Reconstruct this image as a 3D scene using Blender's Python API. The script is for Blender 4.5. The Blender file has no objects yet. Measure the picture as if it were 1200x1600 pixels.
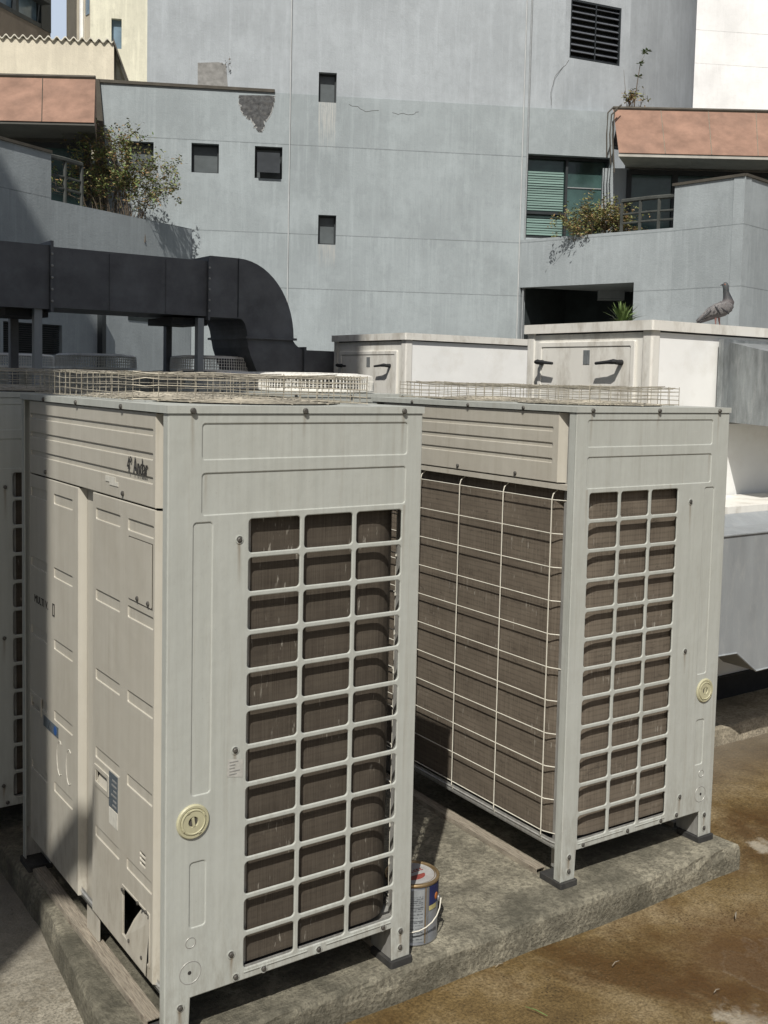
import bpy, math, random
from mathutils import Matrix, Vector
random.seed(7)
R = math.radians
scn = bpy.context.scene
COL = scn.collection

# ------------------------------------------------------------------ camera
CP = Vector((-0.9981, -2.3484, 1.6662)); YAW, PITCH, ROLL = 0.6132, -0.0738, 0.0227
FPX, PX, PY = 1635.68, 612.39, 714.53          # focal length and principal point, photo pixels
_cy, _sy, _cp, _sp = math.cos(YAW), math.sin(YAW), math.cos(PITCH), math.sin(PITCH)
F_ = Vector((_sy*_cp, _cy*_cp, _sp)); _r = Vector((_cy, -_sy, 0)); _u = _r.cross(F_)
_cr, _sr = math.cos(ROLL), math.sin(ROLL)
R_ = _cr*_r + _sr*_u; U_ = -_sr*_r + _cr*_u
cam = bpy.data.cameras.new('camera'); co = bpy.data.objects.new('camera', cam); COL.objects.link(co)
m3 = Matrix((R_, U_, -F_)).transposed()
co.matrix_world = Matrix.Translation(CP) @ m3.to_4x4()
cam.sensor_fit = 'VERTICAL'; cam.sensor_height = 36.0; cam.lens = FPX/1600*36
cam.shift_x = -(PX-600)/1600; cam.shift_y = -(800-PY)/1600
cam.clip_start = .05; cam.clip_end = 2000
scn.camera = co

def ray(x, y): return F_ + R_*((x-PX)/FPX) - U_*((y-PY)/FPX)
def dep(x, y, z): return CP + ray(x, y)*z                      # point seen at (x, y), z metres away
def at(x, y, ax, val):
    d = ray(x, y); return CP + d*((val-CP[ax])/d[ax])

# ------------------------------------------------------------------ light
SUN_EL = R(50.7); SH = Vector((.697, .716))                      # horizontal travel of the sunlight
w = bpy.data.worlds.new('World'); scn.world = w; w.use_nodes = True
nt = w.node_tree; nt.nodes.clear()
sky = nt.nodes.new('ShaderNodeTexSky'); sky.sky_type = 'NISHITA'; sky.sun_disc = False
sky.sun_elevation = SUN_EL; sky.sun_rotation = math.atan2(-SH.x, -SH.y) % (2*math.pi)
sky.air_density = 1.0; sky.dust_density = 3.5; sky.ozone_density = 1.0
bg = nt.nodes.new('ShaderNodeBackground'); bg.inputs[1].default_value = .060
ow = nt.nodes.new('ShaderNodeOutputWorld')
# low bank of bright hazy cloud beyond the buildings
wtc = nt.nodes.new('ShaderNodeTexCoord'); wsp = nt.nodes.new('ShaderNodeSeparateXYZ'); nt.links.new(wtc.outputs['Generated'], wsp.inputs[0])
wr_ = nt.nodes.new('ShaderNodeValToRGB'); nt.links.new(wsp.outputs[2], wr_.inputs[0]); wr_.color_ramp.elements[0].position = .36; wr_.color_ramp.elements[0].color = (.8, .8, .8, 1); wr_.color_ramp.elements[1].position = .52; wr_.color_ramp.elements[1].color = (0, 0, 0, 1)
wdt = nt.nodes.new('ShaderNodeVectorMath'); wdt.operation = 'DOT_PRODUCT'; nt.links.new(wtc.outputs['Generated'], wdt.inputs[0]); wdt.inputs[1].default_value = (.35, .93, .1)
wr2 = nt.nodes.new('ShaderNodeValToRGB'); nt.links.new(wdt.outputs['Value'], wr2.inputs[0]); wr2.color_ramp.elements[0].position = .45; wr2.color_ramp.elements[1].position = .85
wno = nt.nodes.new('ShaderNodeTexNoise'); wno.inputs['Scale'].default_value = 3.; nt.links.new(wtc.outputs['Generated'], wno.inputs['Vector'])
wmm = nt.nodes.new('ShaderNodeMath'); wmm.operation = 'MULTIPLY'; nt.links.new(wr_.outputs[0], wmm.inputs[0]); nt.links.new(wr2.outputs[0], wmm.inputs[1])
wmx = nt.nodes.new('ShaderNodeMix'); wmx.data_type = 'RGBA'; nt.links.new(wmm.outputs[0], wmx.inputs[0]); nt.links.new(sky.outputs[0], wmx.inputs[6]); wmx.inputs[7].default_value = (10.5, 12., 14.2, 1)
nt.links.new(wmx.outputs[2], bg.inputs[0]); nt.links.new(bg.outputs[0], ow.inputs[0])
sl = bpy.data.lights.new('sun', 'SUN'); sl.energy = 4.5; sl.angle = R(.5); sl.color = (1, .955, .885)
so = bpy.data.objects.new('sun', sl); COL.objects.link(so)
so.rotation_euler = Vector((SH.x*math.cos(SUN_EL), SH.y*math.cos(SUN_EL), -math.sin(SUN_EL))).to_track_quat('-Z', 'Y').to_euler()
so.location = (-5, -5, 12)
scn.view_settings.view_transform = 'Standard'; scn.view_settings.look = 'None'
scn.view_settings.exposure = .08; scn.view_settings.gamma = 1

# ------------------------------------------------------------------ materials
class NT:
    def __init__(s, name, rough=.6, metal=0., spec=.4):
        s.m = bpy.data.materials.new(name); s.m.use_nodes = True
        s.t = s.m.node_tree; s.b = s.t.nodes['Principled BSDF']
        s.b.inputs['Roughness'].default_value = rough; s.b.inputs['Metallic'].default_value = metal
        s.b.inputs['Specular IOR Level'].default_value = spec
        s.tc = s.n('TexCoord'); s.co = s.tc.outputs['Object']
    def n(s, kind, **kw):
        nd = s.t.nodes.new('ShaderNode'+kind)
        for k, v in kw.items(): setattr(nd, k, v)
        return nd
    def l(s, a, b): s.t.links.new(a, b)
    def map(s, scale=(1, 1, 1), loc=(0, 0, 0), src=None):
        m = s.n('Mapping'); m.inputs['Scale'].default_value = scale; m.inputs['Location'].default_value = loc
        s.l(src or s.co, m.inputs[0]); return m.outputs[0]
    def noise(s, scale, vec=None, detail=5, rough=.6, dist=0):
        n = s.n('TexNoise'); n.inputs['Scale'].default_value = scale; n.inputs['Detail'].default_value = detail
        n.inputs['Roughness'].default_value = rough; n.inputs['Distortion'].default_value = dist
        s.l(vec or s.co, n.inputs['Vector']); return n.outputs[0]
    def ramp(s, fac, stops):
        r = s.n('ValToRGB'); els = r.color_ramp.elements
        while len(els) < len(stops): els.new(.5)
        for e, (p, c) in zip(els, stops):
            e.position = p; e.color = (*c, 1) if isinstance(c, tuple) else (c, c, c, 1)
        s.l(fac, r.inputs[0]); return r.outputs[0]
    def mix(s, fac, a, b, mode='MIX'):
        m = s.n('Mix', data_type='RGBA', blend_type=mode)
        for i, v in ((0, fac), (6, a), (7, b)):
            if isinstance(v, (int, float)): m.inputs[i].default_value = v
            elif isinstance(v, tuple): m.inputs[i].default_value = (*v, 1)
            else: s.l(v, m.inputs[i])
        return m.outputs[2]
    def math(s, op, a, b=0., c=0.):
        m = s.n('Math', operation=op)
        for i, v in enumerate((a, b, c)):
            if isinstance(v, (int, float)): m.inputs[i].default_value = v
            else: s.l(v, m.inputs[i])
        return m.outputs[0]
    def sep(s, vec=None):
        n = s.n('SeparateXYZ'); s.l(vec or s.co, n.inputs[0]); return n.outputs
    def bump(s, h, strength=.3, dist=.01):
        b = s.n('Bump'); b.inputs['Strength'].default_value = strength; b.inputs['Distance'].default_value = dist
        s.l(h, b.inputs['Height']); s.l(b.outputs[0], s.b.inputs['Normal'])
    def col(s, c):
        if isinstance(c, tuple): s.b.inputs['Base Color'].default_value = (*c, 1)
        else: s.l(c, s.b.inputs['Base Color'])
        return s.m

def mottled(name, c, var=.12, scale=8, streak=(1, 1, 1), rough=.6, metal=0., bump=0., dirt=None, dirt_amt=.5, dscale=3, spec=.4):
    k = NT(name, rough, metal, spec)
    v = k.map(streak)
    n = k.noise(scale, v, 6)
    lo = tuple(x*(1-var) for x in c); hi = tuple(min(1, x*(1+var)) for x in c)
    col = k.ramp(n, [(.3, lo), (.7, hi)])
    if dirt:
        d = k.noise(dscale, k.map(streak, (3, 7, 1)), 8, .7)
        col = k.mix(k.math('MULTIPLY', k.ramp(d, [(.5, 0.), (.72, 1.)]), dirt_amt), col, dirt)
    if bump: k.bump(k.noise(scale*12, None, 4), bump, .004)
    return k.col(col)

M = {}
# chalky galvanised side sheet, brushed streaks running down
def side_paint():
    k = NT('chalky_grey_paint', .5)
    a = k.noise(1, k.map((60, 60, 1.3)), 6, .65)
    b = k.noise(2.6, k.map((1, 1, 1)), 6, .6)
    col = k.ramp(a, [(.3, (.375, .392, .360)), (.7, (.44, .458, .422))])
    col = k.mix(k.ramp(b, [(.35, 0.), (.7, .6)]), col, (.44, .46, .432))
    sp = k.sep()
    # runs of dirt below the lid and grime towards the feet
    dr = k.noise(1, k.map((38, 38, .9), (2, 7, 1)), 6, .72)
    col = k.mix(k.ramp(dr, [(.56, 0.), (.74, .5)]), col, (.27, .25, .205))
    low = k.ramp(sp[2], [(.0, 1.), (.3, 0.)])
    g = k.noise(17, k.map((2.6, 2.6, .6)), 8, .78)
    col = k.mix(k.math('MULTIPLY', k.ramp(g, [(.44, 0.), (.70, .85)]), k.math('ADD', k.math('MULTIPLY', low, .75), .13)), col, (.15, .125, .09))
    fl = k.noise(230, None, 2)
    col = k.mix(k.ramp(fl, [(.70, 0.), (.76, .5)]), col, (.22, .2, .165))
    sc = k.noise(1, k.map((14, 14, 160), (4, 4, 4)), 3, .5)
    col = k.mix(k.math('MULTIPLY', k.ramp(sc, [(.70, 0.), (.74, .5)]), k.ramp(b, [(.5, 0.), (.6, 1.)])), col, (.52, .52, .49))
    wob = k.math('MULTIPLY_ADD', k.noise(9, None, 3), .012, -.006); xs = k.math('ADD', sp[0], wob)
    for (u, z, ln, st) in ((.192, 1.25, .12, .7), (.187, .71, .09, .6), (.182, .172, .07, .8), (.042, .078, .07, .9), (.722, .078, .07, .9), (.10, 1.425, .10, .35), (.70, 1.32, .22, .4), (.30, 1.325, .10, .3), (.062, 1.57, .16, .4), (.69, 1.57, .12, .45), (.375, 1.57, .07, .45)):
        d = k.math('ABSOLUTE', k.math('SUBTRACT', xs, u)); a_ = k.ramp(k.math('MULTIPLY', d, 100), [(.0, 1.), (.7, 0.)])
        t = k.math('DIVIDE', k.math('SUBTRACT', z, sp[2]), ln); b_ = k.math('MULTIPLY', k.math('GREATER_THAN', t, 0.), k.ramp(t, [(.0, 1.), (1., 0.)]))
        col = k.mix(k.math('MULTIPLY', k.math('MULTIPLY', a_, b_), st), col, (.17, .12, .07))
    rg = k.ramp(k.noise(5, None, 6, .7), [(.3, .38), (.7, .62)]); k.l(rg, k.b.inputs['Roughness'])
    k.bump(k.math('ADD', k.noise(7, None, 3), k.math('MULTIPLY', k.noise(60, None, 3), .1)), .22, .012)
    return k.col(col)
M['side'] = side_paint()
def cover_paint():
    k = NT('cream_enamel', .42)
    a = k.noise(1, k.map((30, 30, 1.2)), 5, .6)
    col = k.ramp(a, [(.3, (.43, .41, .35)), (.7, (.475, .455, .395))])
    b = k.noise(3.2, k.map((1.3, 1.3, .7)), 8, .72)
    col = k.mix(k.ramp(b, [(.45, 0.), (.75, .45)]), col, (.33, .30, .24))
    dr = k.noise(1, k.map((45, 45, 1.1), (2, 7, 1)), 6, .72); col = k.mix(k.ramp(dr, [(.58, 0.), (.76, .45)]), col, (.25, .215, .15))
    sp = k.sep()
    g = k.noise(16, k.map((2, 2, .7)), 7, .75)
    low = k.ramp(sp[2], [(.08, 1.), (.45, 0.)])
    col = k.mix(k.math('MULTIPLY', k.ramp(g, [(.48, 0.), (.72, .7)]), low), col, (.19, .15, .1))
    k.bump(k.noise(6, None, 3), .2, .012)
    return k.col(col)
M['cover'] = cover_paint()
M['galv'] = mottled('galvanised_steel', (.36, .36, .34), .2, 30, (2, 2, .4), .45, .35, dirt=(.16, .13, .1), dirt_amt=.5, dscale=20)
M['rail'] = mottled('rusty_painted_rail', (.27, .24, .19), .4, 30, (8, .5, 1), rough=.8, bump=.5, dirt=(.09, .06, .04), dirt_amt=.95, dscale=40)
M['rubber'] = mottled('rubber', (.03, .03, .029), .3, 30, rough=.9, bump=.3, dirt=(.14, .13, .11), dscale=12)
M['wire'] = mottled('coated_wire', (.60, .58, .50), .12, 25, rough=.5)
M['mesh_wire'] = mottled('galvanised_wire', (.40, .37, .30), .35, 40, rough=.55, metal=.3, dirt=(.13, .1, .07), dscale=30)
M['screw'] = mottled('screw_steel', (.11, .105, .095), .3, 60, rough=.5, metal=.5)
M['groove'] = mottled('shadow_gap', (.07, .065, .055), .2, 60, rough=.9)
M['black'] = mottled('black_steel', (.02, .021, .022), .3, 20, rough=.7)
M['port'] = mottled('yellowed_plastic', (.42, .405, .27), .08, 20, rough=.45)
M['sticker'] = mottled('silver_sticker', (.42, .42, .39), .15, 60, rough=.35)
M['sticker_mark'] = mottled('sticker_print', (.26, .26, .25), .15, 60, rough=.5)
M['ink'] = mottled('black_ink', (.03, .028, .026), .2, 60, rough=.7)
M['label_blue'] = mottled('slate_label', (.09, .11, .125), .25, 90, (1, 1, 3), .5)
M['blue_dot'] = mottled('blue_ink', (.02, .08, .25), .1, 30)
M['label_pale'] = mottled('pale_residue', (.55, .54, .48), .12, 60, rough=.7)

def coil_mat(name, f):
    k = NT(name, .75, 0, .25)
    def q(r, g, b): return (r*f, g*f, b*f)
    sp = k.sep()
    # tube rows: soft horizontal bands; fins: very fine upright lines
    band = k.math('SINE', k.math('MULTIPLY', sp[2], 2*math.pi/.0185))
    fins = k.noise(1, k.map((420, 420, 5)), 2)
    n = k.noise(6, k.map((1, 1, 3)), 6, .65)
    col = k.ramp(n, [(.3, q(.068, .055, .042)), (.7, q(.118, .098, .076))])
    wob = k.noise(5, k.map((1, 1, 2), (3, 3, 3)), 4, .7)
    col = k.mix(k.math('MULTIPLY', k.ramp(band, [(.45, 0.), (.95, 1.)]), k.math('MULTIPLY', wob, .75)), col, (.045, .037, .03))
    col = k.mix(k.ramp(fins, [(.38, 0.), (.7, .5)]), col, q(.17, .148, .115))
    fl = k.noise(1, k.map((90, 90, 20)), 3, .6)
    fm = k.noise(5, k.map((1, 1, 1), (4, 2, 9)), 3)
    col = k.mix(k.math('MULTIPLY', k.ramp(fl, [(.62, 0.), (.70, .85)]), k.ramp(fm, [(.50, 0.), (.62, 1.)])), col, (.36, .34, .29))
    wm = k.noise(22, k.map((1, 1, 2.5), (1, 5, 2)), 4, .7)
    col = k.mix(k.ramp(wm, [(.58, 0.), (.70, .6)]), col, (.05, .042, .033))
    k.bump(fins, .4, .002)
    return k.col(col)
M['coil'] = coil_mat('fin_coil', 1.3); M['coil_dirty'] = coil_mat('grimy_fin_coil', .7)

def concrete(name, c, grime=(.07, .065, .05), amt=.8, bumps=.7, scale=1., spots=False, moss=None):
    k = NT(name, .9, 0, .2)
    a = k.noise(9*scale, None, 8, .7); b = k.noise(70*scale, None, 6, .7); d = k.noise(2.2*scale, k.map((1, 1, 1), (5, 1, 3)), 8, .65)
    col = k.ramp(a, [(.36, tuple(x*.6 for x in c)), (.64, tuple(x*1.3 for x in c))])
    col = k.mix(k.ramp(b, [(.40, .7), (.56, 0.)]), col, tuple(x*.35 for x in c))
    col = k.mix(k.math('MULTIPLY', k.ramp(d, [(.42, 0.), (.62, 1.)]), amt), col, grime)
    if moss: col = k.mix(k.ramp(k.noise(6, k.map((1, 1, 1), (9, 2, 2)), 7, .7), [(.5, 0.), (.7, .7)]), col, moss)
    sc = k.noise(150, None, 3); col = k.mix(k.ramp(sc, [(.68, 0.), (.75, .5)]), col, tuple(min(1, x*1.7) for x in c))
    k.bump(k.math('ADD', b, k.math('MULTIPLY', a, 2)), bumps, .008)
    return k.col(col)
M['plinth'] = concrete('plinth_concrete', (.30, .28, .215), (.075, .072, .055), .85, 1.2)
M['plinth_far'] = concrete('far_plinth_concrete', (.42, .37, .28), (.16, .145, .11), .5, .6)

def ground_mat():
    k = NT('roof_slab', .85, 0, .3)
    sp = k.sep()
    a = k.noise(3.2, None, 9, .7); b = k.noise(45, None, 7, .7); d = k.noise(1.1, k.map((1, 1, 1), (7, 3, 1)), 8, .65, .6)
    br = k.ramp(a, [(.30, (.070, .043, .014)), (.5, (.165, .113, .045)), (.70, (.27, .21, .12))])
    br = k.mix(k.ramp(d, [(.48, 0.), (.60, .9)]), br, (.085, .043, .013))
    e = k.noise(.9, k.map((1, 1, 1), (2.6, 8.3, 4)), 7, .6, .8)
    br = k.mix(k.ramp(e, [(.58, 0.), (.68, .7)]), br, (.22, .19, .14))
    # lime edge: thin pale bands where puddles dried
    edge = k.math('ABSOLUTE', k.math('SUBTRACT', e, .60))
    br = k.mix(k.math('MULTIPLY', k.ramp(edge, [(.0, 1.), (.012, 0.)]), .35), br, (.45, .42, .34))
    v = k.n('TexVoronoi'); v.inputs['Scale'].default_value = 95; k.l(k.co, v.inputs['Vector'])
    dk = k.math('MULTIPLY', k.ramp(v.outputs['Distance'], [(.2, 1.), (.42, 0.)]), k.ramp(k.noise(7, k.map((1, 1, 1), (3, 3, 3)), 6, .7), [(.52, 0.), (.62, .9)]))
    br = k.mix(dk, br, (.045, .028, .012))
    fg = k.noise(120, None, 6, .75); br = k.mix(k.ramp(fg, [(.38, .75), (.56, 0.)]), br, (.045, .03, .012)); br = k.mix(k.ramp(fg, [(.6, 0.), (.75, .5)]), br, (.36, .30, .19))
    for (px, py, rr) in ((1165, 1596, .11), (1188, 1320, .07)):
        q = at(px, py, 2, -.115); vm = k.n('VectorMath', operation='DISTANCE'); k.l(k.co, vm.inputs[0]); vm.inputs[1].default_value = (q.x, q.y, q.z)
        e2 = k.math('ADD', k.math('DIVIDE', vm.outputs['Value'], rr), k.math('MULTIPLY_ADD', k.noise(14, None, 7, .75), 3., -1.5))
        br = k.mix(k.ramp(e2, [(.35, .6), (.85, 0.)]), br, (.42, .39, .32))
    q = at(1170, 1500, 2, -.115); vm = k.n('VectorMath', operation='DISTANCE'); k.l(k.co, vm.inputs[0]); vm.inputs[1].default_value = (q.x, q.y, q.z)
    e2 = k.math('ADD', vm.outputs['Value'], k.math('MULTIPLY_ADD', k.noise(5, None, 7, .7), .8, -.4)); br = k.mix(k.ramp(e2, [(.1, .8), (.42, 0.)]), br, (.075, .036, .010))
    # drier grey concrete left of the plinth
    gr = k.ramp(k.noise(8, None, 8, .7), [(.3, (.22, .2, .155)), (.7, (.40, .37, .30))])
    v2 = k.n('TexVoronoi'); v2.inputs['Scale'].default_value = 26; k.l(k.co, v2.inputs['Vector'])
    gr = k.mix(k.math('MULTIPLY', k.ramp(v2.outputs['Distance'], [(.26, 1.), (.38, 0.)]), .55), gr, (.17, .145, .1))
    gr = k.mix(k.ramp(fg, [(.40, .75), (.55, 0.)]), gr, (.09, .085, .065))
    side = k.math('ADD', sp[0], k.math('MULTIPLY', k.noise(4), .3))
    col = k.mix(k.ramp(k.math('MULTIPLY_ADD', side, 1., -.3), [(.0, 0.), (.2, 1.)]), gr, br)
    far = k.ramp(k.math('MULTIPLY', sp[1], .05), [(.02, 0.), (.06, 1.)])
    col = k.mix(far, col, k.ramp(k.noise(2, None, 8), [(.3, (.12, .11, .09)), (.7, (.26, .24, .2))]))
    wet = k.ramp(d, [(.44, .85), (.56, .32)]); k.l(wet, k.b.inputs['Roughness'])
    k.bump(k.math('ADD', b, k.math('MULTIPLY', a, 3)), .6, .01)
    return k.col(col)
M['ground'] = ground_mat()

def wall_paint(name, c, joints=(), streak=1., stains=(), patch=None):
    """painted render; object space x = along the wall, y = up"""
    k = NT(name, .8, 0, .25)
    sp = k.sep()
    v = k.noise(1, k.map((7, .35, 1)), 7, .7); f = k.noise(1, k.map((32, 1.2, 1), (3, 0, 0)), 5, .7); n = k.noise(.55, None, 7, .6); g = k.noise(6, None, 8, .72)
    lo = tuple(x*.84 for x in c); hi = tuple(min(1, x*1.12) for x in c)
    bl = k.noise(1.4, k.map((1, .7, 1), (8, 1, 0)), 9, .72); bl2 = k.noise(2.2, k.map((1.6, .5, 1), (1, 6, 0)), 9, .75)
    col = k.ramp(n, [(.3, lo), (.7, hi)])
    col = k.mix(k.math('MULTIPLY', k.ramp(v, [(.5, 0.), (.72, 1.)]), .5*streak), col, tuple(x*1.32 for x in c))
    col = k.mix(k.math('MULTIPLY', k.ramp(f, [(.55, 0.), (.75, 1.)]), .35*streak), col, tuple(x*.68 for x in c))
    col = k.mix(k.ramp(g, [(.5, 0.), (.8, .5)]), col, tuple(x*.75 for x in c))
    col = k.mix(k.math('MULTIPLY', k.ramp(bl, [(.5, 0.), (.64, 1.)]), .38*streak), col, tuple(min(1, x*1.28) for x in c))
    col = k.mix(k.math('MULTIPLY', k.ramp(bl2, [(.54, 0.), (.68, 1.)]), .35*streak), col, tuple(x*.72 for x in c))
    jn = k.math('MULTIPLY_ADD', k.noise(1.3), .05, -.025)
    for z in joints:
        d = k.math('ABSOLUTE', k.math('SUBTRACT', k.math('ADD', sp[1], 0), z))
        col = k.mix(k.math('MULTIPLY', k.math('LESS_THAN', d, .010), k.ramp(k.noise(2.5), [(.3, .5), (.7, 1.)])), col, tuple(x*.55 for x in c))
        # run-off below each joint
        dd = k.math('SUBTRACT', z, sp[1]); mk = k.math('MULTIPLY', k.ramp(dd, [(.0, 1.), (.6, 0.)]), k.math('GREATER_THAN', dd, .0))
        col = k.mix(k.math('MULTIPLY', mk, k.ramp(k.noise(1, k.map((14, .5, 1), (z, 0, 0)), 5), [(.5, 0.), (.7, .4)])), col, tuple(min(1, x*1.35) for x in c))
    for (x0, x1, z0, z1, sc) in stains:
        inx = k.math('MULTIPLY', k.math('GREATER_THAN', sp[0], x0), k.math('LESS_THAN', sp[0], x1))
        inz = k.ramp(k.math('DIVIDE', k.math('SUBTRACT', sp[1], z0), z1-z0), [(.0, 0.), (.5, .6), (.98, 1.), (1., 0.)])
        st = k.ramp(k.noise(1, k.map((45, 1.5, 1)), 4, .7), [(.42, 0.), (.62, 1.)])
        col = k.mix(k.math('MULTIPLY', k.math('MULTIPLY', inx, inz), st), col, sc)
    k.bump(k.math('ADD', k.noise(26, None, 6, .7), k.math('MULTIPLY', jn, 0)), .28, .02)
    return k.col(col)
M['white_panel'] = mottled('white_panel', (.86, .87, .85), .04, 5, rough=.45, dirt=(.5, .46, .37), dirt_amt=.25, dscale=4)
M['cream_panel'] = mottled('dirty_white_panel', (.71, .70, .65), .06, 6, (1, 1, .4), rough=.5, dirt=(.25, .21, .15), dirt_amt=.6, dscale=7)
M['duct_dark'] = mottled('dark_duct_paint', (.12, .125, .132), .3, 4, (1, 1, 1), .55, .1, bump=.25, dirt=(.19, .205, .22), dirt_amt=.5, dscale=5)
M['duct_grey'] = mottled('weathered_galvanised', (.25, .27, .275), .3, 6, (3, 3, .8), .5, .45, bump=.35, dirt=(.45, .46, .46), dirt_amt=.5, dscale=11)
M['duct_grey2'] = mottled('painted_grey_duct', (.27, .29, .30), .12, 4, (2, 2, .6), .6, .1, bump=.15, dirt=(.4, .41, .4), dirt_amt=.35, dscale=14)
M['terracotta'] = mottled('terracotta_slab', (.255, .155, .112), .25, 3, rough=.8, bump=.6, dirt=(.17, .11, .085), dirt_amt=.6, dscale=.8)
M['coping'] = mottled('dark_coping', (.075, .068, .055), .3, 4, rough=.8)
M['frame_dark'] = mottled('dark_frame', (.025, .03, .033), .2, 5, rough=.5)
def glass(name, c, rough=.12):
    k = NT(name, rough, 0, .6); n = k.noise(1.2, k.map((1, 1, 1)), 4)
    return k.col(k.ramp(n, [(.35, tuple(x*.6 for x in c)), (.65, tuple(x*1.4 for x in c))]))
M['glass'] = glass('dark_glass', (.045, .085, .08)); M['glass_sky'] = glass('blue_glass', (.16, .23, .29), .2)
M['blind'] = mottled('teal_blind', (.21, .32, .29), .25, 2, (.5, 12, 12), .5)
M['interior'] = mottled('dark_interior', (.03, .04, .042), .3, 2, rough=.9)
M['leaf'] = mottled('leaf_olive', (.17, .18, .06), .4, 3, rough=.6)
M['leaf2'] = mottled('leaf_rusty', (.24, .155, .07), .4, 3, rough=.6)
M['leaf3'] = mottled('leaf_green', (.12, .18, .06), .35, 3, rough=.5)
M['bark'] = mottled('twig_bark', (.12, .095, .07), .3, 30, rough=.9)
M['plaster'] = mottled('bare_plaster', (.085, .088, .09), .5, 14, rough=.95, bump=.8, dirt=(.2, .19, .17), dscale=9)

# ------------------------------------------------------------------ mesh helpers
class MB:
    def __init__(s): s.v = []; s.f = []
    def add(s, vs, fs, mat=None):
        o = len(s.v)
        s.v += [tuple(mat @ Vector(v)) if mat else tuple(v) for v in vs]; s.f += [tuple(i+o for i in f) for f in fs]; return s
    def box(s, x0, x1, y0, y1, z0, z1, mat=None):
        vs = [(x, y, z) for z in (z0, z1) for y in (y0, y1) for x in (x0, x1)]
        return s.add(vs, [(0, 2, 3, 1), (4, 5, 7, 6), (0, 1, 5, 4), (2, 6, 7, 3), (0, 4, 6, 2), (1, 3, 7, 5)], mat)
    def prism(s, poly, h0, h1, ax='z', mat=None):
        """poly counter-clockwise 2D, swept along an axis"""
        n = len(poly)
        def P(a, b, h): return {'z': (a, b, h), 'y': (a, h, b), 'x': (h, a, b)}[ax]
        vs = [P(a, b, h0) for a, b in poly]+[P(a, b, h1) for a, b in poly]
        fs = [tuple(range(n-1, -1, -1)), tuple(range(n, 2*n))]+[(i, (i+1) % n, (i+1) % n+n, i+n) for i in range(n)]
        if ax == 'y': fs = [f[::-1] for f in fs]
        return s.add(vs, fs, mat)
    def tube(s, pts, r, n=6, closed=False):
        pts = [Vector(p) for p in pts]; m = len(pts); rings = []
        rr = r if isinstance(r, (list, tuple)) else [r]*m
        for i, p in enumerate(pts):
            a = pts[i-1] if (i > 0 or closed) else p; b = pts[(i+1) % m] if (i < m-1 or closed) else p
            t = (b-a).normalized() if (b-a).length > 0 else Vector((0, 0, 1))
            up = Vector((0, 0, 1)) if abs(t.z) < .95 else Vector((1, 0, 0))
            e1 = t.cross(up).normalized(); e2 = e1.cross(t)
            rings.append([tuple(p+(e1*math.cos(2*math.pi*j/n)+e2*math.sin(2*math.pi*j/n))*rr[i]) for j in range(n)])
        vs = [v for q in rings for v in q]; fs = []
        for i in range(m if closed else m-1):
            k = (i+1) % m
            for j in range(n): fs.append((i*n+j, i*n+(j+1) % n, k*n+(j+1) % n, k*n+j))
        if not closed: fs += [tuple(range(n-1, -1, -1)), tuple((m-1)*n+j for j in range(n))]
        return s.add(vs, fs)
    def lathe(s, prof, n=32, mat=None, a0=0, a1=2*math.pi, cap=True):
        full = abs(a1-a0-2*math.pi) < 1e-6; k = n if full else n+1
        vs = [(r*math.cos(a0+(a1-a0)*j/n), r*math.sin(a0+(a1-a0)*j/n), z) for r, z in prof for j in range(k)]
        fs = []
        for i in range(len(prof)-1):
            for j in range(n if full else n): fs.append((i*k+j, i*k+(j+1) % k, (i+1)*k+(j+1) % k, (i+1)*k+j))
        if full and cap:
            if prof[0][0] > 1e-6: fs.append(tuple(range(k-1, -1, -1)))
            if prof[-1][0] > 1e-6: fs.append(tuple((len(prof)-1)*k+j for j in range(k)))
        return s.add(vs, fs, mat)
    def ball(s, c, rx, ry, rz, n=12, m=8, mat=None):
        vs = []; fs = []
        for i in range(m+1):
            t = math.pi*i/m
            for j in range(n): a = 2*math.pi*j/n; vs.append((c[0]+rx*math.sin(t)*math.cos(a), c[1]+ry*math.sin(t)*math.sin(a), c[2]+rz*math.cos(t)))
        for i in range(m):
            for j in range(n): fs.append((i*n+j, (i+1)*n+j, (i+1)*n+(j+1) % n, i*n+(j+1) % n))
        return s.add(vs, fs, mat)
    def build(s, name, mat, parent=None, smooth=False, mw=None):
        me = bpy.data.meshes.new(name); me.from_pydata(s.v, [], s.f); me.materials.append(mat)
        me.validate(); me.update()
        if smooth: me.polygons.foreach_set('use_smooth', [True]*len(me.polygons))
        o = bpy.data.objects.new(name, me); COL.objects.link(o)
        if parent: o.parent = parent
        if mw: o.matrix_local = mw
        return o

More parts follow.
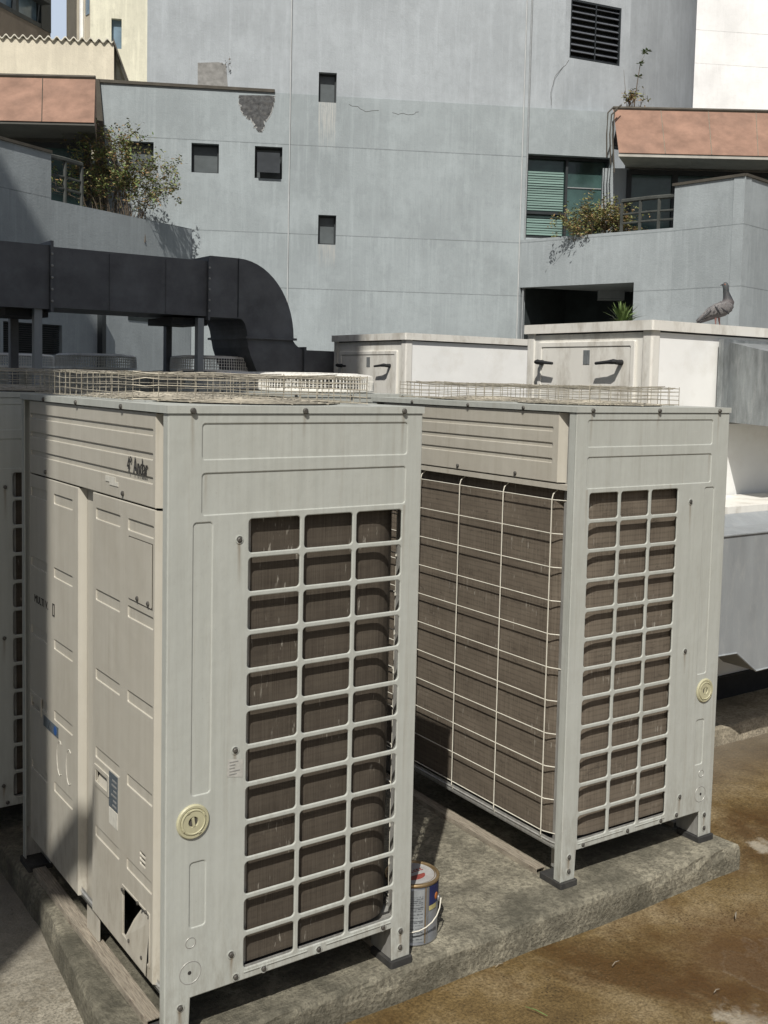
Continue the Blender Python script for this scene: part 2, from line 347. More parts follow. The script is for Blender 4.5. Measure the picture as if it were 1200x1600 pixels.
def rrect(x0, x1, y0, y1, r=.008, n=4):
    r = min(r, (x1-x0)/2, (y1-y0)/2)
    if r <= 0: return [(x0, y0), (x1, y0), (x1, y1), (x0, y1)]
    out = []
    for cx, cy, a in ((x1-r, y0+r, -90), (x1-r, y1-r, 0), (x0+r, y1-r, 90), (x0+r, y0+r, 180)):
        for i in range(n+1): t = R(a+90*i/n); out.append((cx+r*math.cos(t), cy+r*math.sin(t)))
    return out
def circ(x, y, r, n=20): return [(x+r*math.cos(2*math.pi*i/n), y+r*math.sin(2*math.pi*i/n)) for i in range(n)]
def plate(outer, holes, thick, bev=0.):
    """sheet with rounded-edge holes; local a, b in the sheet, n outward (front face at n = 0)"""
    cu = bpy.data.curves.new('tmp', 'CURVE'); cu.dimensions = '2D'; cu.fill_mode = 'BOTH'
    cu.extrude = thick/2-bev; cu.bevel_depth = bev; cu.bevel_resolution = 1; cu.offset = -bev
    for p in [outer]+list(holes):
        sp = cu.splines.new('POLY'); sp.points.add(len(p)-1); sp.use_cyclic_u = True
        for q, (a, b) in zip(sp.points, p): q.co = (a, b, 0, 1)
    o = bpy.data.objects.new('tmp', cu); COL.objects.link(o)
    me = bpy.data.meshes.new_from_object(o.evaluated_get(bpy.context.evaluated_depsgraph_get()))
    vs = [(v.co.x, v.co.y, v.co.z-thick/2) for v in me.vertices]; fs = [tuple(p.vertices) for p in me.polygons]
    bpy.data.objects.remove(o); bpy.data.curves.remove(cu); bpy.data.meshes.remove(me)
    return vs, fs
def text_mesh(body, size, depth=.0006, sx=1.):
    cu = bpy.data.curves.new('tmp', 'FONT'); cu.body = body; cu.size = size; cu.extrude = depth; cu.align_x = 'CENTER'
    o = bpy.data.objects.new('tmp', cu); COL.objects.link(o)
    me = bpy.data.meshes.new_from_object(o.evaluated_get(bpy.context.evaluated_depsgraph_get()))
    vs = [(v.co.x*sx, v.co.y, v.co.z) for v in me.vertices]; fs = [tuple(p.vertices) for p in me.polygons]
    bpy.data.objects.remove(o); bpy.data.curves.remove(cu); bpy.data.meshes.remove(me)
    return vs, fs
def tag(o, label=None, cat=None, group=None, kind=None):
    if label: o['label'] = label
    if cat: o['category'] = cat
    if group: o['group'] = group
    if kind: o['kind'] = kind
    return o
def empty(name, loc=(0, 0, 0), rz=0, **kw):
    o = bpy.data.objects.new(name, None); COL.objects.link(o); o.location = loc; o.rotation_euler.z = rz
    o.empty_display_size = .1; tag(o, **kw); return o
def copy_tree(o, parent=None, skip=()):
    c = o.copy(); COL.objects.link(c); c.parent = parent
    for ch in list(o.children):
        if ch.name.split('.')[0] not in skip: copy_tree(ch, c, skip)
    return c
def basis(a, b, n, o=(0, 0, 0)):
    m = Matrix((a, b, n)).transposed().to_4x4(); m.translation = Vector(o); return m

# ------------------------------------------------------------------ setting: roof slab
gm = MB(); GZ = -.115
gx = [-300, -60, -20, -8, -4]+[-3+.1*i for i in range(91)]+[8, 12, 20, 60, 300]
gy = [-300, -60, -20, -8, -4]+[-3+.1*i for i in range(91)]+[8, 12, 20, 60, 300]
def gh(x, y):
    if abs(x) > 6.5 or abs(y) > 6.5: return GZ
    return GZ+.006*math.sin(x*2.1+1)*math.cos(y*1.7)+.003*math.sin(x*7+y*5)
gm.add([(x, y, gh(x, y)) for y in gy for x in gx], [(j*len(gx)+i, j*len(gx)+i+1, (j+1)*len(gx)+i+1, (j+1)*len(gx)+i) for j in range(len(gy)-1) for i in range(len(gx)-1)])
tag(gm.build('ground', M['ground'], smooth=True), kind='structure')

def rough_slab(name, poly, z0, z1, mat, step=.06, amp=.006, seed=1):
    """cast concrete slab with uneven, chipped edges"""
    rnd = random.Random(seed); pts = []
    n = len(poly)
    for i in range(n):
        a, b = Vector(poly[i]), Vector(poly[(i+1) % n]); k = max(1, int((b-a).length/step))
        for j in range(k): pts.append(a.lerp(b, j/k))
    cen = sum(pts, Vector((0, 0)))/len(pts); m = MB(); rings = []
    prof = [(0, z0-.05), (0, z0), (.0, z0+(z1-z0)*.35), (.0, z0+(z1-z0)*.7), (.003, z1-.012), (.010, z1-.003), (.022, z1)]
    N = len(pts); vs = []
    outs = []
    for i in range(N):
        t = (pts[(i+1) % N]-pts[i-1]).normalized(); outs.append(Vector((-t.y, t.x)))   # inward for ccw
    jit = [rnd.uniform(-1, 1) for _ in range(N)]; sm = [(jit[i-1]+jit[i]*2+jit[(i+1) % N])/4 for i in range(N)]
    for k, (ins, z) in enumerate(prof):
        for i in range(N):
            chip = max(0, rnd.uniform(-3, 1))*amp*1.2 if k in (4, 5, 6) else 0
            p = pts[i]+outs[i]*(ins+sm[i]*amp*.5+rnd.uniform(0, 1)*amp*.3+chip); vs.append((p.x, p.y, z-chip*.5*(k != 6)))
    fs = [(k*N+i, k*N+(i+1) % N, (k+1)*N+(i+1) % N, (k+1)*N+i) for k in range(len(prof)-1) for i in range(N)]
    fs.append(tuple((len(prof)-1)*N+i for i in range(N)))
    m.add(vs, fs); o = m.build(name, mat); return o
tag(rough_slab('concrete_plinth', [(-.115, -.03), (2.255, -.03), (2.27, 2.95), (-.03, 2.95), (-.03, .95)], -.16, -.02, M['plinth']),
    'weathered low concrete plinth carrying the two near grey condensing units', 'plinth')
tag(rough_slab('concrete_plinth', [(2.75, .86), (5.6, .86), (5.6, 2.9), (2.75, 2.9)], -.16, -.02, M['plinth_far'], seed=4),
    'sunlit low concrete plinth under the white air handler at right', 'plinth')

# ------------------------------------------------------------------ condensing unit
D, W, H = .757, 1.229, 1.593
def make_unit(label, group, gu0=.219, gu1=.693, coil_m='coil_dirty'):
    root = empty('condensing_unit', label=label, cat='condensing unit', group=group)
    gz0, gz1 = .128, 1.308
    bar = .013; cw = (gu1-gu0-2*bar)/3; rh = (gz1-gz0-11*bar)/12
    holes = [rrect(gu0+c*(cw+bar), gu0+c*(cw+bar)+cw, gz0+r*(rh+bar), gz0+r*(rh+bar)+rh, .010) for c in range(3) for r in range(12)]
    emb = [(.09, .705, 1.462, 1.549), (.09, .702, 1.325, 1.427), (.068, .118, .622, 1.306), (.066, .108, .281, .449)]
    # out-turned rails under the grille
    for sgn, y0 in ((1, 0.), (-1, W)):
        out = [(.0, 0.), (.066, 0.), (.07, .098), (.69, .098), (.694, 0.), (D, 0.), (D, 1.574), (.0, 1.574)]
        vs, fs = plate(out, holes+[rrect(*e, .008) for e in emb], .007, .0028)
        mat = basis((1, 0, 0), (0, 0, 1), (0, -sgn, 0), (0, y0, 0))
        m = MB(); m.add(vs, fs if sgn > 0 else [f[::-1] for f in fs], mat)
        for e in emb: m.box(e[0]-.006, e[1]+.006, *sorted((y0+sgn*.0028, y0+sgn*.0065)), e[2]-.006, e[3]+.006)
        # flanges turned round the two corner edges
        m.box(.0005, .0045, *sorted((y0+sgn*.0072, y0+sgn*.030)), 0.001, 1.573)
        m.box(D-.0045, D-.0005, *sorted((y0+sgn*.0072, y0+sgn*.034)), 0.001, 1.573)
        sp = m.build('side_panel', M['side'], root)
        # thin rule along the bottom rail
        def dot(u, z, r, h, mt, nm, par, n=14):
            q = MB(); q.lathe([(r, 0), (r, h*.6), (r*.7, h), (0, h)], n, basis((1, 0, 0), (0, 0, 1), (0, -sgn, 0), (u, y0-sgn*.0004, z))); return q.build(nm, mt, par)
        for u, z in ((.192, 1.258), (.187, .717), (.182, .178), (.196, .113), (.278, .110), (.447, .111), (.66, .111), (.042, .081), (.722, .082), (.722, .033), (.04, .03)):
            q = MB(); mt = basis((1, 0, 0), (0, 0, 1), (0, -sgn, 0), (u, y0-sgn*.0003, z))
            q.lathe([(.0115, 0), (.0115, .0012), (.009, .0016), (.0085, .0004)], 16, mt, cap=False)
            q.build('screw_seat', M['side'], sp)
            q = MB(); q.lathe([(.0068, -.001), (.0068, .003), (.004, .0048), (0, .0048)], 10, mt); q.build('screw', M['screw'], sp)
        # round service port
        pr = MB(); mt = basis((1, 0, 0), (0, 0, 1), (0, -sgn, 0), (.072, y0, .557))
        pr.lathe([(.044, 0), (.044, .003), (.041, .006), (.036, .006), (.035, .004), (.0335, .004), (.033, .007), (.030, .008), (.0285, .006), (.014, .006), (.0125, .002), (0, .002)], 36, mt)
        for a in range(4): pr.box(-.004, .004, .029, .034, .0055, .0085, mt @ Matrix.Rotation(a*math.pi/2+.5, 4, 'Z'))
        pr.box(-.0032, .0032, -.012, .012, .002, .0065, mt @ Matrix.Rotation(.15, 4, 'Z'))
        pp = pr.build('service_port', M['port'], root)
        q = MB(); q.lathe([(.0126, .0021), (.0, .0026)], 18, mt); q.build('port_recess', M['groove'], pp)
        # knock-outs: pressed rings
        for z, r in ((.243, .0135), (.165, .029)):
            q = MB(); q.lathe([(r-.0012, 0), (r-.0006, .0009), (r+.0006, .0009), (r+.0012, 0)], 28, basis((1, 0, 0), (0, 0, 1), (0, -sgn, 0), (.069, y0, z)), cap=False)
            q.build('knockout', M['galv'], sp)
        q = MB(); q.lathe([(.005, -.0005), (.005, .0006), (0, .0006)], 12, basis((1, 0, 0), (0, 0, 1), (0, -sgn, 0), (.067, y0, .165))); q.build('knockout_hole', M['ink'], sp)
        # rail edge under the grille
        q = MB(); q.box(gu0-.0, .41, *sorted((y0-sgn*.0022, y0)), .1175, .1195); q.box(.47, .685, *sorted((y0-sgn*.0022, y0)), .1175, .1195)
        q.build('rail_edge', M['side'], sp)
        # legs: L-section behind the sheet, with rubber pads
        for u0, u1 in ((.006, .064), (.696, .751)):
            q = MB(); q.box(u0, u1, *sorted((y0+sgn*.0075, y0+sgn*.011)), 0.002, .105)
            xi = u1-.004 if u0 < .1 else u0
            q.box(xi, xi+.0035, *sorted((y0+sgn*.0112, y0+sgn*.11)), .002, .10)
            q.build('leg', M['galv'], root)
            q = MB(); q.prism(rrect(u0-.010 if u0 > .1 else u0-.014, u1+.012 if u0 > .1 else u1+.010, *sorted((y0-sgn*.009, y0+sgn*.10)), .006), -.0195, -.0005); q.build('rubber_foot', M['rubber'], root)
    # base pan with raised lip
    m = MB(); m.prism(rrect(.012, D-.008, .012, W-.012, .05), .099, .104)
    m.prism([(.30, .02), (D-.012, .02), (D-.012, W-.02), (.30, W-.02)], .104, .1045)
    ring = rrect(.012, D-.008, .012, W-.012, .05); m.tube([(x, y, .118) for x, y in ring], .0035, 4, True)
    vs = []; n = len(ring)
    for z, o in ((.1, 0), (.130, 0.002)): vs += [(x, y, z) for x, y in ring]
    m.add(vs, [(i, (i+1) % n, (i+1) % n+n, i+n) for i in range(n)])
    m.build('base_pan', M['galv'], root)
    # coil, one bent sheet round three sides
    path = [(.238, .040)]; rr = .115; xo, yo = .731, .024
    path = [(.236, yo)]
    for i in range(9): a = R(-90+90*i/8); path.append((xo-rr+rr*math.cos(a), yo+rr+rr*math.sin(a)))
    for i in range(9): a = R(0+90*i/8); path.append((xo-rr+rr*math.cos(a), W-yo-rr+rr*math.sin(a)))
    path.append((.236, W-yo))
    m = MB(); n = len(path); th = .035; cen = Vector((.3, W/2))
    inner = []
    for i, p in enumerate(path):
        a = Vector(path[max(0, i-1)]); b = Vector(path[min(n-1, i+1)]); t = (b-a).normalized(); inner.append((p[0]-t.y*th, p[1]+t.x*th))
    vs = [(x, y, .13) for x, y in path]+[(x, y, 1.315) for x, y in path]+[(x, y, .13) for x, y in inner]+[(x, y, 1.315) for x, y in inner]
    fs = [(i, i+1, i+1+n, i+n) for i in range(n-1)]+[(2*n+i+1, 2*n+i, 3*n+i, 3*n+i+1) for i in range(n-1)]+[(2*n, 0, n, 3*n), (n-1, 3*n-1, 4*n-1, 2*n-1)]
    fs += [(i+n, i+1+n, i+1+3*n, i+3*n) for i in range(n-1)]
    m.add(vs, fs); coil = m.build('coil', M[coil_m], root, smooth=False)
    for sgn, y0 in ((1, 0.), (-1, W)):
        m = MB(); m.box(.205, .234, *sorted((y0+sgn*.02, y0+sgn*.05)), .13, 1.315); m.build('coil_flange', M['galv'], root)
        m = MB(); m.box(.225, .29, *sorted((y0+sgn*.0285, y0+sgn*.032)), 1.262, 1.296); m.build('coil_bracket', M['galv'], root)
    # dark body behind, carries the fan deck
    m = MB(); m.box(.07, .58, .085, W-.085, .135, 1.30); m.build('inner_body', M['black'], root)
    m = MB(); m.box(.03, D-.05, .011, W-.011, 1.318, 1.326); m.build('fan_deck', M['black'], root)
    # upper covers front and back: grooved sheet with chamfered ends
    def cover(sgn, x0, y0, y1, z0, z1, embs, name, ch0=True, ch1=True, mat='cover', extra=(), th=.006, chd=.022, chw=.05):
        a0 = y0+(chw if ch0 else .012); a1 = y1-(chw if ch1 else .012)
        vs, fs = plate([(a0, z0), (a1, z0), (a1, z1), (a0, z1)], [rrect(*e, .004) for e in embs]+list(extra), th, .0024)
        # (a, b, n) -> front: n = -x ; back: n = +x
        mt = basis((0, 1, 0), (0, 0, 1), (sgn, 0, 0), (x0, 0, 0))
        m = MB(); m.add(vs, fs if sgn > 0 else [f[::-1] for f in fs], mt)
        for e in embs: m.box(*sorted((x0-sgn*.0035, x0-sgn*.0058)), e[0]-.005, e[1]+.005, e[2]-.005, e[3]+.005)
        for ch, a, e in ((ch0, a0, y0), (ch1, a1, y1)):
            # chamfer then a short return
            sg = 1 if e > a else -1
            knee = a+sg*min(.022, abs(e-a)*.5) if ch else e
            pr = [(x0-sgn*.0004, a-sg*.0006), (x0-sgn*chd, knee), (x0-sgn*(chd+.003), e), (x0-sgn*(chd+.009), e), (x0-sgn*(chd+.006), knee-sg*.004), (x0-sgn*.0064, a-sg*.0006)]
            ar = sum(pr[i][0]*pr[(i+1) % 6][1]-pr[(i+1) % 6][0]*pr[i][1] for i in range(6))
            m.prism(pr if ar > 0 else pr[::-1], z0+.0015, z1-.0015)
        return m.build(name, M[mat], root)
    gro = [(.10, W-.10, z-.0075, z+.0075) for z in (1.523, 1.463, 1.403)]
    uf = cover(-1, .003, .033, W-.033, 1.336, 1.572, gro, 'upper_cover')
    ub = cover(1, D-.003, .036, W-.036, 1.338, 1.572, [(.115, W-.115, z-.0065, z+.0065) for z in (1.515, 1.462, 1.41)], 'upper_cover')
    m = MB(); m.box(D-.03, D-.004, .036, W-.036, 1.316, 1.334); m.build('cover_ledge', M['cover'], root)
    for ya, yb in ((.036, .072), (W-.072, W-.036)):
        m = MB(); m.box(D-.0285, D-.0245, ya, yb, .105, 1.572); m.build('corner_strip', M['galv'], root)
    for y, z in ((.30, 1.350), (.60, 1.352), (.93, 1.352)):
        q = MB(); q.lathe([(.0068, -.001), (.0068, .003), (.004, .005), (0, .005)], 10, basis((0, 1, 0), (0, 0, 1), (1, 0, 0), (D-.002, y, z))); q.build('screw', M['screw'], ub)
    for y, z in ((.30, 1.352), (.97, 1.352)):
        q = MB(); q.lathe([(.0068, -.001), (.0068, .003), (.004, .005), (0, .005)], 10, basis((0, -1, 0), (0, 0, 1), (-1, 0, 0), (.002, y, z))); q.build('screw', M['screw'], uf)
    # front lower doors with pressed slots; centre post between
    lv = (1.276, 1.046, .819, .592, .362)
    sl = [(.093, .264, z-.0155, z+.0135) for z in lv]+[(.322, .508, z-.0155, z+.0135) for z in lv]
    op = [(.108, .152), (.292, .152), (.292, .285), (.108, .285)]
    vent = [rrect(.135, .172, z, z+.007, .0035) for z in (.398, .411, .424)]
    nd = cover(-1, .003, .033, .547, .112, 1.332, sl, 'door_panel', True, False, extra=[op]+[rrect(.408, .503, .506, .545, .004)]+vent)
    sl2 = [(.712, .888, z-.0155, z+.0135) for z in lv]+[(.962, 1.130, z-.0155, z+.0135) for z in lv]
    fd = cover(-1, .003, .648, W-.033, .1, 1.332, sl2, 'door_panel', False, True, extra=[rrect(1.03, 1.125, .558, .597, .004)])
    m = MB(); m.box(.026, .032, .549, .646, .002, 1.331); m.build('centre_post', M['cover'], root)
    # chamfer on the far door's near edge
    m = MB(); m.box(.032, .038, .09, .5, .32, 1.3); m.build('door_backing', M['black'], nd)
    for dr, ya, yb, za, zb in ((nd, .408, .503, .506, .545), (fd, 1.03, 1.125, .558, .597)):
        m = MB(); z0, z1 = za-.004, zb+.004
        fr = plate(rrect(ya-.012, yb+.012, za-.012, zb+.012, .004), [rrect(ya+.002, yb-.002, za+.002, zb-.002, .003)], .004, .0015)
        m.add(fr[0], [f[::-1] for f in fr[1]], basis((0, 1, 0), (0, 0, 1), (-1, 0, 0), (-.0002, 0, 0)))
        m.add([(.0055, ya, za), (.0055, yb, za), (.0062+.015, yb, zb+.004), (.0062+.015, ya, zb+.004)], [(0, 3, 2, 1)])
        m.build('pull_handle', M['cover'], dr)
    # bent knock-out plate hanging in the opening
    m = MB(); m.add([(-.004, .113, .122), (-.001, .262, .160), (.012, .235, .215), (.030, .19, .279), (.006, .113, .262)], [(0, 1, 2, 3, 4), (4, 3, 2, 1, 0)])
    m.build('bent_flap', M['cover'], nd)
    m = MB(); fr = plate(rrect(.102, .298, .146, .291, .004), [rrect(.108, .292, .152, .285, .002)], .004, .0012)
    m.add(fr[0], [f[::-1] for f in fr[1]], basis((0, 1, 0), (0, 0, 1), (-1, 0, 0), (.0012, 0, 0))); m.build('opening_rim', M['cover'], nd)
    m = MB(); m.box(.06, .066, .10, .30, .12, .32); m.build('opening_backing', M['black'], nd)
    # inspection hatch
    m = MB(); m.box(.0016, .0028, .096, .256, 1.080, 1.246); m.build('hatch_gap', M['groove'], nd)
    m = MB(); m.prism(rrect(.0985, .2535, 1.0825, 1.2435, .004), .0005, .0025, 'x'); hb = m.build('inspection_hatch', M['cover'], nd)
    for y in (.118, .19):
        q = MB(); q.lathe([(.0065, -.001), (.0065, .003), (.004, .0048), (0, .0048)], 10, basis((0, -1, 0), (0, 0, 1), (-1, 0, 0), (.0004, y, 1.092))); q.build('screw', M['screw'], hb)
    for y, z in ((.146, .156), (.235, .160), (.175, .290), (.12, .29), (.285, .28)):
        q = MB(); q.lathe([(.005, -.001), (.005, .003), (0, .004)], 9, basis((0, -1, 0), (0, 0, 1), (-1, 0, 0), (-.001, y, z))); q.build('screw', M['screw'], nd)
    # labels and pressed marks
    m = MB(); m.box(.0012, .0028, .332, .396, .474, .572); lb = m.build('rating_label', M['label_blue'], nd)
    m = MB()
    for i in range(6): m.box(.0006, .0012, .338+.0*i, .338+.02+.03*random.random(), .482+.014*i, .487+.014*i)
    m.build('label_print', M['sticker_mark'], lb)
    m = MB(); m.box(.0016, .0028, .332, .396, .425, .470); m.build('label_residue', M['label_pale'], nd)
    m = MB(); m.box(.0012, .0028, .845, .995, .528, .562); lb = m.build('warning_label', M['label_blue'], fd)
    m = MB(); m.prism(circ(.872, .545, .014), .0004, .0012, 'x'); m.build('label_dot', M['blue_dot'], lb)
    m = MB(); m.tube([(.0009, .91, .535), (.0009, .925, .558), (.0009, .94, .535)], .001, 4, True); m.build('label_triangle', M['ink'], lb)
    for yc in (.83, .74):
        m = MB(); m.tube([(.0022, yc-.028*math.cos(a), .47+.055*math.sin(a)) for a in [R(60+24*i) for i in range(11)]], .0012, 4); m.build('pressed_arc', M['label_pale'], fd)
    m = MB(); m.box(.0012, .0028, .355, .43, 1.374, 1.389); m.box(.0013, .0028, .335, .40, 1.366, 1.377); m.build('sticker_residue', M['label_pale'], uf)
    # roof lid with turned-down lip
    m = MB(); L0, L1 = -.0035, D+.0035
    m.box(L0, L1, L0, .012, 1.5745, H); m.box(L0, L1, W-.012, W-L0, 1.5745, H)
    m.box(L0, .012, .012, W-.012, 1.5745, H); m.box(D-.012, L1, .012, W-.012, 1.5745, H)
    op = [circ(D/2, W/4+.03, .262, 40), circ(D/2, W*.75-.03, .262, 40)]
    vs, fs = plate([(.0118, .0118), (D-.0118, .0118), (D-.0118, W-.0118), (.0118, W-.0118)], op, .004, .0012)
    m.add(vs, fs, Matrix.Translation((0, 0, H-.0006)))
    lid = m.build('lid', M['side'], root)
    for sgn, y0 in ((-1, L0), (1, W-L0)):
        for x in (.062, .375, .69):
            q = MB(); mt = basis((1, 0, 0), (0, 0, 1), (0, -1, 0), (x, y0, 1.581)) if sgn < 0 else basis((-1, 0, 0), (0, 0, 1), (0, 1, 0), (x, y0, 1.581))
            q.lathe([(.0078, -.001), (.0078, .003), (.0055, .0065), (0, .007)], 10, mt); q.build('screw', M['screw'], lid)
    for x0, sg in ((L0, -1), (L1, 1)):
        for y in (.3, .66, .97):
            q = MB(); mt = basis((0, -sg*-1, 0), (0, 0, 1), (sg, 0, 0), (x0, y, 1.581))
            q.lathe([(.0068, -.001), (.0068, .003), (.0045, .0055), (0, .006)], 10, mt); q.build('screw', M['screw'], lid)
    for yc in (W/4+.03, W*.75-.03):
        q = MB(); c = (D/2, yc)
        for i in range(9):
            r = .26-.026*i; z = H+.004+.010*(1-(r/.26)**2); q.tube([(c[0]+r*math.cos(a*math.pi/18), c[1]+r*math.sin(a*math.pi/18), z) for a in range(36)], .0016, 4, True)
        for i in range(12):
            a = i*math.pi/6; q.tube([(c[0]+r*math.cos(a), c[1]+r*math.sin(a), H+.003+.010*(1-(r/.26)**2)) for r in (.268, .2, .12, .04)], .002, 4)
        q.build('fan_grille', M['mesh_wire'], root)
        q = MB(); q.lathe([(.05, 1.47), (.05, 1.55), (0, 1.555)], 14, Matrix.Translation((D/2, yc, 0)))
        for i in range(4):
            a = i*math.pi/2
            q.add([(D/2+r*math.cos(a+t), yc+r*math.sin(a+t), z) for r, t, z in ((.04, -.4, 1.50), (.25, -.15, 1.505), (.25, .35, 1.545), (.04, .5, 1.54))], [(0, 1, 2, 3), (3, 2, 1, 0)])
        q.build('fan', M['black'], root)
    m = MB()
    for yc in (W/4+.03, W*.75-.03): m.lathe([(.264, 1.40), (.264, H-.005)], 36, Matrix.Translation((D/2, yc, 0)), cap=False)
    m.build('fan_shroud', M['black'], root)
    # rear wire guard
    ys = [.108+i*(W-.216)/4 for i in range(5)]
    for i in range(11):
        z = 1.279-.1138*i; xw = D-.006
        end = .038 if i in (0, 5, 10) else .066
        q = MB(); q.tube([(D-.034, end, z), (xw-.002, ys[0]-.006, z), (xw, ys[0]+.01, z), (xw, ys[-1]-.01, z), (xw-.002, ys[-1]+.006, z), (D-.034, W-end, z)], .0019, 6)
        q.build('guard_wire', M['wire'], root)
    for y in ys:
        q = MB(); q.tube([(D-.03, y, 1.314), (D-.008, y, 1.298), (D-.0025, y, 1.28), (D-.0025, y, .128), (D-.008, y, .112)], .0021, 6); q.build('guard_wire', M['wire'], root)
    for z in (1.279, .71, .141):
        q = MB(); q.lathe([(.006, 0), (.006, .006), (0, .008)], 8, basis((0, 1, 0), (0, 0, 1), (1, 0, 0), (D-.024, .045, z))); q.build('screw', M['screw'], root)
        q = MB(); q.lathe([(.006, 0), (.006, .006), (0, .008)], 8, basis((0, 1, 0), (0, 0, 1), (1, 0, 0), (D-.024, W-.045, z))); q.build('screw', M['screw'], root)
    return root, uf, fd

G_AC = 'grey condensing units on the roof'
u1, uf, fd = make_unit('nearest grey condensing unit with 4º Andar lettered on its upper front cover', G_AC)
u2, _, _ = make_unit('second grey condensing unit', G_AC, .258, .687, 'coil'); r2 = -.0233
c2, s2 = math.cos(r2), math.sin(r2); o2 = Vector((1.4385, .0792))+Vector((c2*D-s2*W, s2*D+c2*W))
u2.location = (o2.x, o2.y, 0); u2.rotation_euler.z = math.pi+r2
u2['label'] = 'second grey condensing unit with open wire-guarded coil facing the nearest unit'
u0 = copy_tree(u1); u0.location = (-.19, 1.44, 0)
u0['label'] = 'shaded grey condensing unit directly behind the nearest one at left edge'
u3 = copy_tree(u1); u3.location = (1.46, 2.05, 0); u3['label'] = 'condensing unit behind the second one, under the half-sunlit round fan guard'
# hand-lettered floor mark and the badge: only on the near unit
vs, fs = text_mesh('4º Andar', .062, .0004, .62)
m = MB(); m.add(vs, fs, basis((0, -1, 0), (0, 0, 1), (-1, 0, 0), (-.0002, .196, 1.412))); m.build('lettering', M['ink'], uf)
vs, fs = text_mesh('MULTI V.', .036, .0004, 1.05)
m = MB(); m.add(vs, fs, basis((0, -1, 0), (0, 0, 1), (-1, 0, 0), (.0022, 1.02, .915)))

m.build('badge', M['ink'], fd); m = MB(); m.box(.0016, .0026, .882, .886, .905, .945); m.box(.0016, .0026, .898, .902, .905, .945); m.box(.0016, .0026, .886, .898, .941, .945); m.box(.0016, .0026, .886, .898, .905, .909)
m.build('badge_mark', M['ink'], fd)
# silver sticker on the near side sheet only
st = MB(); st.add([(.165, -.0008, .652), (.209, -.0008, .643), (.211, -.0008, .690), (.166, -.0008, .698)], [(0, 1, 2, 3)]); st.box(.18, .205, -.0004, .001, .65, .69)
sto = st.build('sticker', M['sticker'], u1)
m = MB()
for i in range(5): m.box(.171, .171+.012+.02*random.random(), -.0016, -.0009, .655+.008*i, .6575+.008*i)
m.build('sticker_print', M['sticker_mark'], sto)

# steel base rails under the feet
def rail(x, y0, y1, label, rz=0):
    m = MB(); m.box(-.021, .021, y0, y1, -.0035, -.0008); m.box(-.021, -.018, y0, y1, -.0195, -.0035); m.box(.018, .021, y0, y1, -.0195, -.0035)
    o = m.build('base_rail', M['rail']); o.location = (x, 0, 0); o.rotation_euler.z = rz
    return tag(o, label, 'rail', 'steel rails under the condensing units')
rail(.022, .115, W-.115, 'rusty flat rail under the front edge of the nearest unit')
rail(D-.03, .115, W-.115, 'rusty rail under the back edge of the nearest unit')
rail(1.458, .2, W-.02, 'rusty rail under the wire-guarded back of the second unit', r2)
rail(2.17, .2, W-.02, 'rusty rail under the far side of the second unit', r2)

# ------------------------------------------------------------------ home-made wire cages on the lids
def cage(poly, z0, z1, label, seed=1, loc=(0, 0), rz=0, top=True):
    root = empty('wire_cage', (loc[0], loc[1], 0), rz, label=label, cat='wire cage', group='mesh cages over the fans')
    rnd = random.Random(seed)
    n = len(poly); m = MB(); nz = 5
    for k in range(nz):
        z = z0+(z1-z0)*k/(nz-1); pts = []
        for i in range(n):
            a, b = Vector(poly[i]), Vector(poly[(i+1) % n]); q = max(2, int((b-a).length/.12))
            for j in range(q):
                p = a.lerp(b, j/q); pts.append((p.x+rnd.uniform(-.002, .002), p.y+rnd.uniform(-.003, .003), z+rnd.uniform(-.0035, .0035)))
        m.tube(pts, .0013, 5, True)
    for i in range(n):
        a, b = Vector(poly[i]), Vector(poly[(i+1) % n]); q = max(1, int(round((b-a).length/.05)))
        for j in range(q):
            p = a.lerp(b, j/q); jx = rnd.uniform(-.003, .003); m.tube([(p.x, p.y, z0-.004), (p.x+jx, p.y, (z0+z1)/2), (p.x+jx*.5, p.y, z1+.003)], .0013, 5)
    m.build('side_mesh', M['mesh_wire'], root)
    if top:
        m = MB(); xs = [p[0] for p in poly]; ys = [p[1] for p in poly]
        def span(c, ax):
            out = []
            for i in range(n):
                a, b = poly[i], poly[(i+1) % n]
                if (a[ax]-c)*(b[ax]-c) < 0: t = (c-a[ax])/(b[ax]-a[ax]); out.append(a[1-ax]+t*(b[1-ax]-a[1-ax]))
            return (min(out), max(out)) if len(out) > 1 else None
        x = min(xs)+.03
        while x < max(xs):
            s = span(x, 0)
            if s: m.tube([(x+rnd.uniform(-.003, .003), s[0]+(s[1]-s[0])*t, z1+.002+rnd.uniform(-.004, .003)-.008*math.sin(math.pi*t)) for t in (0, .2, .4, .6, .8, 1)], .0013, 5)
            x += .05
        y = min(ys)+.03
        while y < max(ys):
            s = span(y, 1)
            if s: m.tube([(s[0]+(s[1]-s[0])*t, y+rnd.uniform(-.003, .003), z1-.001+rnd.uniform(-.004, .003)-.008*math.sin(math.pi*t)) for t in (0, .25, .5, .75, 1)], .0013, 5)
            y += .05
        m.build('top_mesh', M['mesh_wire'], root)
    # flat zigzag of bent wire ends lying on the lid
    m = MB(); zz = []
    for i in range(n):
        a, b = Vector(poly[i]), Vector(poly[(i+1) % n]); q = max(1, int((b-a).length/.05)); nn = Vector((-(b-a).y, (b-a).x)).normalized()
        for j in range(q):
            p = a.lerp(b, (j+.5)/q); e = p+nn*.04+Vector((rnd.uniform(-.02, .02), rnd.uniform(-.02, .02))); zz += [(p.x, p.y, z0-.002), (e.x, e.y, z0-.001)]
    m.tube(zz, .0012, 5, True)
    m.build('skirt', M['mesh_wire'], root)
    return root
